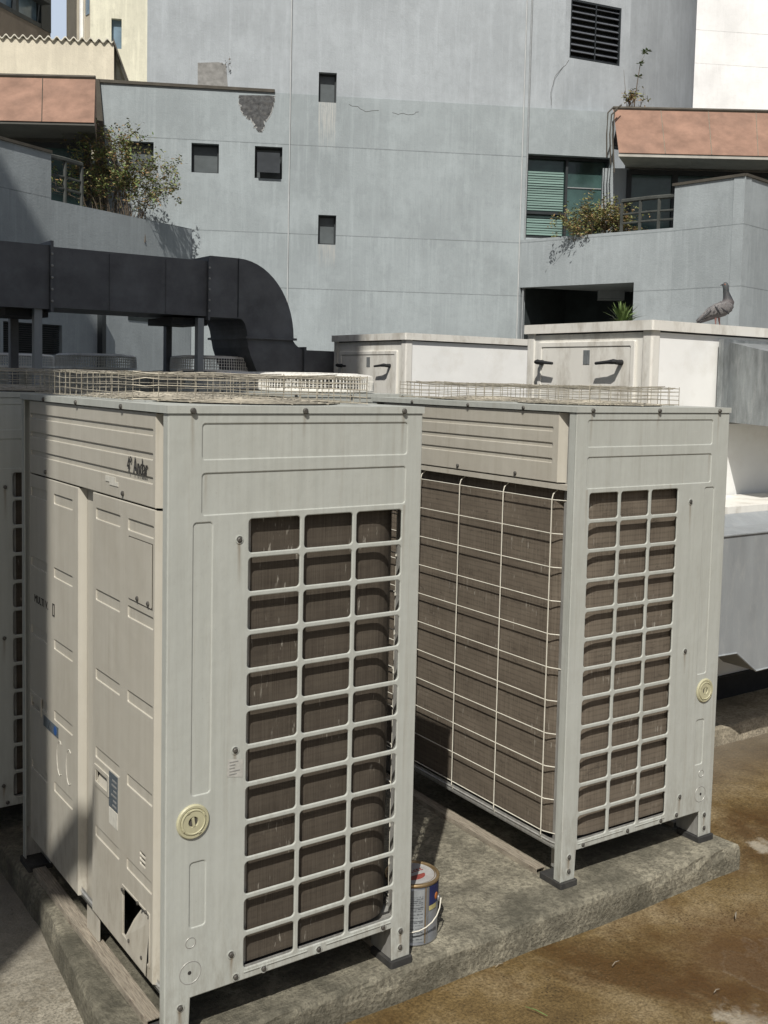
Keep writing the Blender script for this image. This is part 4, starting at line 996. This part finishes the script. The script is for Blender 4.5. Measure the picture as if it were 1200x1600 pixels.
m = MB(); m.box(lr[0], lr[0]+.03, lr[2], lr[3], -.2, -.005); m.box(lr[1]-.03, lr[1], lr[2], lr[3], -.2, -.005); m.box(lr[0], lr[1], lr[3]-.04, lr[3], -.2, -.004); m.box(lr[0], lr[1], lr[2], lr[2]+.04, -.2, -.004); m.box((lr[0]+lr[1])/2-.012, (lr[0]+lr[1])/2+.012, lr[2]+.04, lr[3]-.04, -.02, -.003); m.build('frame', M['frame_dark'], lv)
# small recessed windows
def small_window(w_, r, rot=0):
    f = MB(); t = .035; n0, n1 = -.2, -.13
    f.box(r[0], r[0]+t, r[2], r[3], n0, n1); f.box(r[1]-t, r[1], r[2], r[3], n0, n1); f.box(r[0]+t, r[1]-t, r[3]-t, r[3], n0, n1); f.box(r[0]+t, r[1]-t, r[2], r[2]+t, n0, n1)
    fo = f.build('window', M['frame_dark'], B, mw=w_.M(0, O))
    g = MB(); g.box(r[0]+t, r[1]-t, r[2]+t, r[3]-t, -.18, -.17); g.build('pane', mottled('frosted_pane', (.10, .115, .12), .2, 3, rough=.35) if 'frosted_pane' not in bpy.data.materials else bpy.data.materials['frosted_pane'], fo)
    g = MB(); g.box(r[0], r[1], r[2], r[3], -.36, -.34); g.build('back', M['interior'], fo)
    return fo
for r in wr+[wt]: small_window(MW, r)
# tilted-out sash on the second window
r = wr[1]; m = MB(); t = .03
m.add([(r[0]+.05, r[3]-.12, .0), (r[1]-.05, r[3]-.12, .0), (r[1]-.05, r[2]+.1, .12), (r[0]+.05, r[2]+.1, .12), (r[0]+.05, r[3]-.12, -.03), (r[1]-.05, r[3]-.12, -.03), (r[1]-.05, r[2]+.1, .09), (r[0]+.05, r[2]+.1, .09)], [(0, 3, 2, 1), (4, 5, 6, 7), (0, 1, 5, 4), (3, 7, 6, 2), (0, 4, 7, 3), (1, 2, 6, 5)])
m.build('open_sash', mottled('sash_glass', (.04, .045, .05), .2, 3, rough=.8, spec=.1), B, mw=MW.M(0, O))
# blind window on the balcony side
fo = MB(); t = .05
xm = MW.uv(888, 300)[0]
for a, b in ((bw[0], bw[0]+t), (bw[1]-t, bw[1]), (xm-t/2, xm+t/2)): fo.box(a, b, bw[2], bw[3], -.3, -.16)
fo.box(bw[0], bw[1], bw[3]-.06, bw[3]+0, -.3, -.161); fo.box(bw[0], bw[1], bw[2], bw[2]+.06, -.3, -.161)
zmid = MW.uv(850, 331)[1]; fo.box(bw[0]+t, xm-t/2, zmid-.025, zmid+.025, -.3, -.163)
fw = fo.build('window', M['frame_dark'], B, mw=MW.M(0, O))
m = MB(); m.box(bw[0]+t, bw[1]-t, bw[2]+.05, bw[3]-.05, -.27, -.26); m.build('pane', M['glass'], fw)
m = MB(); nb = 26; z0 = bw[2]+.1; z1 = bw[3]-.3
for i in range(nb):
    z = z0+(z1-z0)*i/nb
    if abs(z-zmid) < .06: continue
    m.box(bw[0]+t+.02, xm-t/2-.02, z, z+(z1-z0)/nb*random.uniform(.55, .8), -.245, -.235)
m.build('blind', M['blind'], fw)
m = MB(); zq = MW.uv(920, 291)[1]; m.box(xm+t/2, bw[1]-t, zq-.01, zq+.01, -.25, -.24); m.build('glazing_bar', M['duct_grey2'], fw)
# parapet coping on the left part
cz = .06; m = MB(); m.box(sL-.1, s430-.02, ZT-.0, ZT+cz, -.38, .035); m.build('coping', M['coping'], B, mw=MW.M(0, O))
m = MB(); m.box(sL, s430, ZT-1.75, ZT-.002, .0, .03)
# broken render under the coping
pp = [(375, 149), (429, 149), (427, 160), (424, 172), (418, 184), (413, 190), (410, 203), (405, 205), (398, 198), (394, 186), (386, 182), (378, 172), (375, 162)]
def jag(w_, pp, amp, k_=5):
    out = []; rn_ = random.Random(4)
    for i in range(len(pp)):
        a, b = w_.uv(*pp[i]), w_.uv(*pp[(i+1) % len(pp)])
        for j in range(k_): t = j/k_; out.append((a[0]+(b[0]-a[0])*t+rn_.uniform(-amp, amp), a[1]+(b[1]-a[1])*t+rn_.uniform(-amp, amp)*(0 if i == 0 else 1)))
    return out[::-1]
vs, fs = plate(jag(MW, [(x+(-1.2 if x < 400 else 1.2), y+(1.5 if y > 160 else 0)) for x, y in pp], .02), [], .006, 0); m = MB(); m.add(vs, fs); m.build('render_edge', mottled('render_edge', (.40, .41, .40), .2, 9, rough=.9), B, mw=MW.M(.0065, O))
vs, fs = plate(jag(MW, pp, .03), [], .012, 0); m = MB(); m.add(vs, fs); m.build('broken_render', M['plaster'], B, mw=MW.M(.0125, O))
pp = [(309, 98), (342, 97), (353, 101), (356, 137), (309, 137)]
vs, fs = plate([MW.uv(*q) for q in pp][::-1], [], .012, 0); m = MB(); m.add(vs, fs); m.build('bare_patch', mottled('bare_cement', (.26, .26, .25), .25, 9, rough=.9, dirt=(.14, .14, .13), dscale=7), B, mw=MW.M(.0, O))
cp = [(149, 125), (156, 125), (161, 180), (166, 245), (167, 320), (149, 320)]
vs, fs = plate([MW.uv(*q) for q in cp][::-1], [], .08, 0); m = MB(); m.add(vs, fs); m.build('cheek_shadow', M['coping'], B, mw=MW.M(.081, O))  # dark plate: side of the left canopy plus its shadow, built as one shape
# fine cracks
def crack(w_, pxs, off=.003, th=.008):
    m = MB(); pts = []
    for i in range(len(pxs)-1):
        a, b = w_.uv(*pxs[i]), w_.uv(*pxs[i+1])
        for j in range(4): t = j/4; pts.append((a[0]+(b[0]-a[0])*t+random.uniform(-.02, .02), a[1]+(b[1]-a[1])*t+random.uniform(-.02, .02), off))
    m.tube(pts, th, 4); m.build('crack', M['groove'], B, mw=w_.M(0, O))
crack(MW, [(546, 164), (560, 168), (575, 175), (597, 172)], .0, .0045); crack(MW, [(613, 177), (630, 178), (645, 178), (656, 172)], .0, .0045)
crack(CW, [(889, 94), (877, 108), (868, 118), (862, 138), (860, 172)], .0, .0045)
# slim conduits down the face
for x, r_, mt in ((453, .012, 'label_pale'), (817, .014, 'label_pale'), (825, .02, 'duct_grey2')):
    s_ = MW.uv(x, 200)[0]; m = MB(); m.tube([(s_, -.2, .02), (s_, ZT, .02), (s_, TH, .02)], r_, 5)
    m.build('conduit', mottled('painted_conduit', (.46, .48, .48), .15, 3, rough=.6) if 'painted_conduit' not in bpy.data.materials and mt == 'label_pale' else (bpy.data.materials['painted_conduit'] if mt == 'label_pale' else M['duct_grey2']), B, mw=MW.M(0, O))
# left balcony wing
LW = Wall((3.651, 15.486), (8.067, 17.849)); L300 = LW.len
l80 = LW.uv(80, 300)[0]; lr2 = winrect(LW, 5, 505, 97, 553)
out = [(-4.5, -.3), (L300, -.3), (L300, 4.66), (l80, 4.62), (l80, 5.40), (-4.5, 5.40)]
wallplate(LW, out, [R4(lr2)], .22, M['wing'], 'balcony_wall', B, 0, O)
wallbox(LW, -4.5, l80+.0, 5.401, 5.45, -.24, .03, M['coping'], 'coping', B, O)
lo = wallbox(LW, lr2[0], lr2[1], lr2[2], lr2[3], -.21, -.19, M['interior'], 'louvre', B, O)
m = MB()
for i in range(14): z = lr2[2]+(lr2[3]-lr2[2])*(i+.3)/14; m.box(lr2[0]+.02, lr2[1]-.02, z, z+.015, -.15, -.05)
m.build('slat', M['frame_dark'], lo)
q = LW.uv(152, 530); wallbox(LW, q[0], q[0]+.1, .2, LW.uv(152, 490)[1], .001, .12, M['frame_dark'], 'downpipe', B, O)
q = winrect(LW, 200, 492, 247, 502); wallbox(LW, *q, .001, .01, M['interior'], 'vent_slot', B, O)
# right balcony wing
RW = Wall((14.196, 14.669), (15.111, 11.297)); RW2 = Wall((15.111, 11.297), (15.282, 9.836)); p3 = dep(1250, 280, 20.6)
RW3 = Wall((15.282, 9.836), (p3.x, p3.y))
ro = winrect(RW, 818, 447, 988, 560); ro = (.03, ro[1], 1.2, RW.uv(930, 444)[1])
re_ = RW.uv(1057, 320)[0]
wallplate(RW, [(0.0, -.3), (re_, -.3), (re_, 4.71), (0.0, 4.71)], [R4(ro)], .22, M['wing'], 'balcony_wall', B, 0, O)
wallplate(RW2, R4((-.012, RW2.len, -.3, 5.5)), [], .22, M['wing'], 'balcony_wall', B, 0, O)
wallplate(RW3, R4((0, RW3.len+2, -.3, 5.5)), [], .22, M['wing'], 'balcony_wall', B, 0, O)
wallbox(RW2, -.05, RW2.len, 5.501, 5.55, -.24, .03, M['coping'], 'coping', B, O)
wallbox(RW3, .0, RW3.len+2, 5.502, 5.55, -.24, .03, M['coping'], 'coping', B, O)
m = MB(); m.box(-.5, re_-.1, .3, 4.0, -2.0, -1.96); m.box(-.04, -.0, .3, 4.0, -1.96, -.23); m.box(0, re_-.1, 3.9, 3.94, -1.96, -.23); m.box(re_-.14, re_-.1, .3, 3.9, -1.96, -.23); m.build('opening_back', M['interior'], B, mw=RW.M(0, O))
# canopies
def canopy(pl, pr, Zf, Zb, zb, zt, yf, yb, ang_l, side):
    A = dep(pl, yf, Zf); Bq = dep(pr, yf, Zf); Cq = dep(pr+(0 if side == 'R' else 2), yb, Zb); Dq = dep(pl-(0 if side == 'L' else 9), yb, Zb)
    A = Vector((A.x, A.y, zb)); Bq = Vector((Bq.x, Bq.y, zb)); Cq = Vector((Cq.x, Cq.y, zt)); Dq = Vector((Dq.x, Dq.y, zt))
    bk = (Cq-Bq); bk.z = 0; bk.normalize(); e = Vector((bk.x, bk.y, 0))
    nseg = 6; root = None
    m = MB(); vs = [A, Bq, Cq, Dq, Cq+e*.8, Dq+e*.8, Bq+e*2.2, A+e*2.2]
    m.add([tuple(v-O) for v in vs], [(0, 1, 2, 3), (3, 2, 4, 5), (0, 7, 6, 1), (5, 4, 6, 7), (1, 6, 4, 2), (0, 3, 5, 7)])
    c = m.build('canopy', M['terracotta'], B)
    # slab joints, top edge and soffit lip
    m = MB(); ln = (Bq-A).length; nj = max(2, int(ln/.85)); fn = (Bq-A).cross(Dq-A).normalized(); fn = fn if fn.dot(CP-A) > 0 else -fn
    for i in range(1, nj):
        a = A.lerp(Bq, i/nj)+fn*.004; b = Dq.lerp(Cq, i/nj)+fn*.004; m = MB(); m.tube([a-O, b-O], .008, 4)
        m.build('slab_joint', M['rail'] if side == 'R' else M['coping'], c)
    m = MB(); m.tube([Dq-O+Vector((0, 0, .02)), Cq-O+Vector((0, 0, .02))], .04, 6); m.build('top_edge', M['coping'], c)
    d = (Bq-A).normalized(); m = MB(); mt = basis(d, e, (0, 0, 1), A-O)
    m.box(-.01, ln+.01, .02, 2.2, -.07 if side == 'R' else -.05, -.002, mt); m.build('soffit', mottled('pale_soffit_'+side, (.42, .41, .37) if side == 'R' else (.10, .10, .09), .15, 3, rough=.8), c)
    return A, Bq, e
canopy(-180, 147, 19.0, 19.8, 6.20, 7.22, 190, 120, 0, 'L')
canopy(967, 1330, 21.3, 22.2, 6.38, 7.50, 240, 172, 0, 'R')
# left canopy's cheek and its shadow are one dark plate on the wall
# glazing bands under the canopies
def glazing(pl, pr, Z, z0, z1, mulls, name, lead=None):
    a = dep(pl, 250, Z); b = dep(pr, 250, Z); g = Wall((a.x, a.y), (b.x, b.y))
    fr = MB(); fr.box(0, g.len, z1-.1, z1, -.06, .06); fr.box(0, g.len, z0, z0+.08, -.06, .06)
    for x in mulls: s_ = g.uv(x, 250)[0]; fr.box(s_-.06, s_+.06, z0, z1, -.061, .061)
    fr.box(0, .1, z0, z1, -.062, .062)
    f = fr.build('window', M['frame_dark'], B, mw=g.M(0, O))
    m = MB(); m.box(.02, g.len, z0+.02, z1-.02, -.01, .01); m.build('pane', M['glass'], f)
    m = MB(); m.box(.0, g.len, z0, z1, -1.6, -1.5); m.build('room', M['interior'], f)
    return g
glazing(-200, 140, 20.2, 4.0, 6.07, (-60, 52, 137), 'l')
g2 = glazing(980, 1330, 22.4, 4.0, 6.26, (1055, 1122, 1190, 1260), 'r')
a = dep(950, 250, 22.45); b = dep(984, 250, 22.4)
m = MB(); gq = Wall((a.x, a.y), (b.x, b.y)); m.box(-.1, gq.len, 3.5, 6.3, -.3, 0); m.build('wall', M['wing'], B, mw=gq.M(0, O))
# balcony floors behind the parapets
m = MB(); ql = [Vector(v) for v in ((3.0, 15.3), (8.1, 18.0), (7.0, 19.3), (1.8, 17.6))]
m.prism([(v.x-O.x, v.y-O.y) for v in ql], 3.7-O.z, 3.85-O.z); m.build('balcony_floor', M['wing'], B); m = MB(); ql = [(14.25, 14.6), (15.2, 11.4), (18.5, 9.5), (20, 12.5)]
m.prism([(x-O.x, y-O.y) for x, y in ql], 3.7-O.z, 3.85-O.z); m.build('balcony_floor', M['wing'], B)
# block the view under the tower / behind the bays
# railings
def railing(w_, x0, x1, ya, yb, n, zt, zb):
    s0 = w_.uv(x0, 330)[0]; s1 = w_.uv(x1, 330)[0]; m = MB()
    for i, z in enumerate((zt, zt-(zt-zb)*.42, zt-(zt-zb)*.7)): m.tube([(s0, z, -.1), ((s0+s1)/2, z+.01, -.1), (s1, z, -.1)], .045 if i == 0 else .022, 6)
    for i in range(n): s_ = s0+(s1-s0)*i/(n-1); m.tube([(s_, zb-.15, -.1), (s_, zt, -.1)], .035, 6)
    m.build('railing', mottled('railing_paint', (.055, .06, .055), .3, 5) if 'railing_paint' not in bpy.data.materials else bpy.data.materials['railing_paint'], B, mw=w_.M(0, O))
railing(RW, 968, 1056, 0, 0, 4, 5.33, 4.7); railing(LW, 81, 134, 0, 0, 3, 5.38, 4.65)
# loose pipes at the canopy corner
for i, (dx, dz) in enumerate(((0, 0), (7, 3), (13, -4))):
    pts = [dep(958+dx, 168+dz, 21.9), dep(950+dx*.8, 176+dz, 21.7), dep(948+dx*.7, 210, 21.7), dep(948+dx*.9, 246+12*i, 21.7)]
    m = MB(); m.tube([p-O for p in pts], .016, 6); m.build('hanging_pipe', M['coping'], B)

# ------------------------------------------------------------------ neighbours behind
def bld(name, label, cat='building'): return None
rel = dep(90, 100, 25)
sh = empty('shed', Vector((rel.x, rel.y, GZ)), 0, label='low cream rendered shed with wavy corrugated roof edge above the left canopy', cat='shed')
a = dep(-260, 90, 25); b = dep(178, 90, 25.4); SW = Wall((a.x, a.y), (b.x, b.y)); rl = (rel.x, rel.y, GZ)
zt = SW.uv(90, 62)[1]; M['cream_render'] = wall_paint('cream_render', (.62, .58, .47), (), 1.)
wallplate(SW, R4((0, SW.len, -.3, zt)), [], .3, M['cream_render'], 'wall', sh, 0, rl)
m = MB(); n = int(SW.len/.2*8); amp = .045
vs = []
for i in range(n+1):
    s_ = SW.len*i/n; z = zt+.03+amp*math.sin(2*math.pi*s_/.2)
    vs += [(s_, z, .06), (s_, z-.9, -4), (s_, z-.03, .06), (s_, z-.93, -4)]
fs = []
for i in range(n): k = i*4; fs += [(k, k+4, k+5, k+1), (k+2, k+3, k+7, k+6), (k, k+2, k+6, k+4)]
m.add(vs, fs); m.build('corrugated_roof', mottled('fibre_cement', (.62, .60, .52), .2, 3, rough=.9), sh, mw=SW.M(0, rl))
m = MB(); q1 = SW.uv(179, 60); m.add([(SW.len+.001, q1[1], .1), (SW.len+.35, q1[1]-.95, .1), (SW.len+.35, q1[1]-1.05, .1), (SW.len+.001, q1[1]-.1, .1), (SW.len+.001, q1[1]-.3, -1), (SW.len+.35, q1[1]-1.2, -1), (SW.len+.35, q1[1]-1.3, -1), (SW.len+.001, q1[1]-.4, -1)], [(3, 2, 1, 0), (4, 5, 6, 7), (0, 1, 5, 4), (2, 3, 7, 6), (1, 2, 6, 5), (0, 4, 7, 3)])
m.build('side_roof', M['coping'], sh, mw=SW.M(0, rl))
m = MB(); m.box(SW.len+.002, SW.len+.26, -.3, q1[1]-1.35, -2.5, -.05); m.build('side_wall', M['wing'], sh, mw=SW.M(0, rl))

rel = dep(170, 60, 32); rl = (rel.x, rel.y, GZ)
yb = empty('yellow_building', rl, 0, label='tall pale yellow building with streaked paint behind the grey tower', cat='building')
a = dep(141, 60, 31); b = dep(300, 60, 31.5); YW = Wall((a.x, a.y), (b.x, b.y)); M['yellow'] = wall_paint('yellow_render', (.66, .65, .53), (), 1.5)
wr_ = winrect(YW, 174, 29, 190, 76)
wallplate(YW, R4((0, YW.len, -.3, 24)), [R4(wr_)], .4, M['yellow'], 'wall', yb, 0, rl)
a2_ = dep(105, 60, 32.2); YW2 = Wall((a2_.x, a2_.y), (a.x, a.y)); M['yellow2'] = wall_paint('beige_render', (.50, .46, .37), (), 1.)
wallplate(YW2, R4((0, YW2.len, -.3, 24)), [], .4, M['yellow2'], 'wall', yb, 0, rl)
c_ = dep(122, 60, 42); YW3 = Wall((c_.x, c_.y), (a2_.x, a2_.y)); wallplate(YW3, R4((0, YW3.len, -.3, 24)), [], .02, M['yellow2'], 'wall', yb, 0, rl)
wallbox(YW, wr_[0], wr_[1], wr_[2], wr_[3], -.2, -.15, M['glass_sky'], 'window', yb, rl)
m = MB(); s_ = YW2.uv(131, 30)[0]; m.tube([(s_, 0, .06), (s_, 24, .06)], .07, 6); m.build('downpipe', M['white_panel'], yb, mw=YW2.M(0, rl))
wallbox(YW2, YW2.uv(134.5, 30)[0], YW2.uv(140, 30)[0], YW2.uv(136, 24)[1], YW2.uv(136, -40)[1], .001, .02, M['glass_sky'], 'window', yb, rl)

rel = dep(20, 30, 29); rl = (rel.x, rel.y, GZ)
db = empty('glass_building', rl, 0, label='dark framed office building with slanting window rows at top left corner', cat='building')
a = dep(-260, 20, 22.9); b = dep(79, 20, 30.1); DW = Wall((a.x, a.y), (b.x, b.y))
zb_ = DW.uv(75, 50)[1]
wallbox(DW, 0, DW.len, -.3, zb_, -.6, 0, mottled('brown_spandrel', (.16, .135, .11), .2, 2, rough=.8), 'spandrel', db, rl)
wallbox(DW, 0, DW.len, zb_+.001, 22, -.6, -.15, M['glass_sky'], 'window', db, rl)
m = MB(); k = 0; s_ = DW.len-.35
m.box(DW.len-.45, DW.len, zb_+.002, 22, -.62, .02)
while s_ > 0: s_ -= 1.15; m.box(s_-.06, s_+.06, zb_+.002, 22, -.14, .01)
for z in (zb_+.06, zb_+1.35, zb_+2.7, zb_+4): m.box(0, DW.len-.45, z-.06, z+.06, -.14, .012)
m.build('mullion', M['frame_dark'], db, mw=DW.M(0, rl))
q = DW.uv(60, 4); wallbox(DW, q[0]-.7, q[0]+.1, q[1]-.05, q[1]+.5, .02, .35, M['frame_dark'], 'window_box', db, rl)
q = DW.uv(12, 50); m = MB(); m.add([(q[0]-2, q[1]-.2, .004), (q[0]+.9, q[1]-.9, .004), (q[0]-1, q[1]-.9, .004)], [(0, 2, 1)])

rel = dep(1180, 90, 34); rl = (rel.x, rel.y, GZ)
wb = empty('white_building', rl, 0, label='blank bright white building behind the right canopy', cat='building')
a = dep(1000, 90, 34); b = dep(1420, 90, 35.2); QW = Wall((a.x, a.y), (b.x, b.y))
wallplate(QW, R4((0, QW.len, -.3, 26)), [], .5, wall_paint('white_render', (.86, .87, .87), [QW.uv(1140, 102)[1], QW.uv(1140, 50)[1]], .25), 'wall', wb, 0, rl)
wallbox(QW, QW.len-.001, QW.len+.3, -.3, 26, -9, -.0, M['white_panel'], 'return_wall', wb, rl)

# tall neighbour just left of the picture: it is what shades the left half
n2 = Vector((-SH.y, SH.x)); E0 = Vector((0, .94))-SH*4.0
nb_ = empty('neighbour_building', (E0.x, E0.y, GZ), 0, label='tall plain grey building left of the roof that shades the left units', cat='building')
mt = basis((n2.x, n2.y, 0), (-SH.x, -SH.y, 0), (0, 0, 1))
m = MB(); m.box(0, 12, 0, 1.2, -.1, 26, mt); m.build('wall', M['wing'], nb_)
m = MB(); m.box(-.30, -.002, .08, .13, 5.10, 5.235, mt); m.build('shadow_bar', M['duct_dark'], nb_)  # unseen bar, added to cast the low shadow band across the doors

# ------------------------------------------------------------------ plants
def leafy(root, c, rx, rz, nb, nl, mats, seed, lean=0, leaf=.055, depthr=.45, stemr=.02):
    """branching shrub: stems fan out from c, small leaves clustered at the twig ends"""
    rnd = random.Random(seed); rt = Vector((R_.x, R_.y, 0)).normalized(); bk = Vector((0, 0, 1)).cross(rt)
    st = MB(); lm = [MB() for _ in mats]; tips = []
    for i in range(nb):
        ax = rnd.uniform(-1, 1); e = rt*(ax*rx+lean)+bk*rnd.uniform(-depthr, depthr)+Vector((0, 0, rz*(1-.45*abs(ax)**1.6)*rnd.uniform(.55, 1)))
        mid = e*.5+Vector((0, 0, .12*rz))+rt*rnd.uniform(-.06, .06); p0 = rt*(ax*.3+rnd.uniform(-.12, .12))*rx-Vector((0, 0, .1))
        pts = [p0, p0.lerp(mid, .5)+rt*rnd.uniform(-.03, .03), mid, mid.lerp(e, .5)+Vector((0, 0, .04)), e]
        st.tube(pts, [stemr, stemr*.75, stemr*.5, stemr*.35, stemr*.15], 5)
        for k in range(7):
            t = rnd.uniform(.35, 1); j = min(3, int(t*4)); q = pts[j].lerp(pts[j+1], t*4-j)
            d = rt*rnd.uniform(-1, 1)*.28*rx+bk*rnd.uniform(-.3, .3)+Vector((0, 0, rnd.uniform(-.05, .3)*rz)); st.tube([q, q+d*.6+Vector((0, 0, .02)), q+d], [stemr*.3, stemr*.2, stemr*.1], 4); tips.append((q, q+d))
    for i in range(nl):
        a, b = rnd.choice(tips); t = rnd.uniform(.35, 1.08); p = a.lerp(b, t)+Vector((rnd.gauss(0, .04), rnd.gauss(0, .04), rnd.gauss(0, .035)))
        s_ = leaf*rnd.uniform(.6, 1.3); u_ = Vector((rnd.gauss(0, 1), rnd.gauss(0, 1), rnd.gauss(0, .5))).normalized(); v_ = u_.cross(Vector((rnd.gauss(0, 1), rnd.gauss(0, 1), 1))).normalized()
        lm[rnd.randrange(len(mats))].add([p-u_*s_, p+v_*s_*.4, p+u_*s_, p-v_*s_*.4], [(0, 1, 2, 3)])
    st.build('stems', M['bark'], root)
    for mm, mt_ in zip(lm, mats): mm.build('foliage', mt_, root)
c = dep(188, 338, 20.15); c.z = 4.3
s = empty('balcony_shrub', c, 0, label='sparse twiggy olive shrub spilling over the left balcony wall', cat='shrub')
leafy(s, c, 1.25, 1.95, 56, 7600, [M['leaf'], M['leaf2'], M['leaf'], M['leaf3']], 11, -.12, .036, stemr=.011)
c = dep(940, 366, 21.6); c.z = 4.35
s = empty('balcony_shrub', c, 0, label='rusty brown shrub hanging over the right balcony wall beside the railing', cat='shrub')
leafy(s, c, .9, 1.15, 40, 5200, [M['leaf2'], M['leaf'], M['leaf']], 21, -.12, .034, .4, .009)
c = dep(990, 168, 22.35); c.z = 7.5
s = empty('roof_weed', c, 0, label='thin weed with a tall stalk growing on the right canopy edge', cat='plant')
leafy(s, c, .25, .55, 8, 170, [M['leaf'], M['leaf2']], 31, 0, .045, .1, .012)
m = MB(); m.tube([(0, 0, 0), (.05, -.03, .6), (.1, -.05, 1.0), (.22, -.1, 1.28)], [.014, .01, .008, .004], 5); m.tube([(-.15, .05, 0), (-.2, .08, .5), (-.24, .1, .85)], [.01, .006, .003], 4); m.build('stalk', M['bark'], s)
m = MB(); rn = random.Random(2)
for (x, y, z) in ((.1, -.05, 1.0), (.2, -.1, 1.25), (.07, -.04, .72), (.25, -.1, 1.28)):
    for i in range(9):
        a = rn.uniform(0, 6.28); l = .11; d_ = Vector((math.cos(a), math.sin(a), rn.uniform(-.3, .5))); q = Vector((x, y, z)); w_ = Vector((-d_.y, d_.x, 0))*.03
        m.add([q, q+d_*l*.5+w_, q+d_*l, q+d_*l*.5-w_], [(0, 1, 2, 3)])
m.build('stalk_leaves', M['leaf3'], s)
c = dep(358, 138, 21.5); c.z = ZT+.05
s = empty('dry_weed', c, 0, label='small dry weed beside the bare cement patch on the parapet', cat='plant')
leafy(s, c, .1, .62, 7, 60, [M['bark'], M['leaf2']], 41, 0, .025, .05, .008)
# yucca with trunk behind the right air handler
c = dep(972, 505, 8.6); zc = c.z-.02
s = empty('yucca', (c.x, c.y, GZ), 0, label='green spiky yucca rosette rising behind the right air handler', cat='plant')
m = MB(); m.tube([(0, 0, 0), (.02, .01, 1), (0, 0, zc-GZ)], [.06, .05, .045], 8); m.build('trunk', M['bark'], s)
m = MB(); rn = random.Random(5)
for i in range(64):
    a = rn.uniform(0, 6.28); el = rn.uniform(-.1, 1.5); l = rn.uniform(.16, .25)*(1 if el > .3 else .85); d_ = Vector((math.cos(a)*math.cos(el), math.sin(a)*math.cos(el), math.sin(el))); q = Vector((0, 0, zc-GZ)); w_ = Vector((-math.sin(a), math.cos(a), 0))*.011
    m.add([q-w_, q+d_*l*.5-w_*1.2+Vector((0, 0, .01)), q+d_*l-Vector((0, 0, .02)), q+d_*l*.5+w_*1.2+Vector((0, 0, .01)), q+w_], [(0, 1, 2, 3, 4)])
m.build('leaves', mottled('yucca_leaf', (.13, .19, .06), .4, 9, rough=.5), s)

# ------------------------------------------------------------------ litter on the slab
rn = random.Random(9)
for i, (x, y, l, a, lab) in enumerate(((1150, 1430, .05, .6, 'pale wood chip lying on the brown slab at right'), (962, 1505, .04, .2, 'thin pale twig on the brown slab below the plinth edge'), (838, 1580, .07, 1.9, 'green blade of grass near the bottom edge of the picture'), (1120, 1548, .03, .1, 'small pale flake on the slab at lower right'), (780, 1508, .035, .1, 'straw scrap beside the plinth foot'))):
    p = at(x, y, 2, GZ+.012); m = MB(); m.tube([(-l/2*math.cos(a), -l/2*math.sin(a), 0), (0, .002, .003), (l/2*math.cos(a), l/2*math.sin(a), 0)], [.001, .003 if i == 0 else .0015, .0008], 5)
    o = m.build('litter', M['leaf3'] if i == 2 else M['rail']); o.location = p; tag(o, lab, 'litter', 'scraps on the slab')
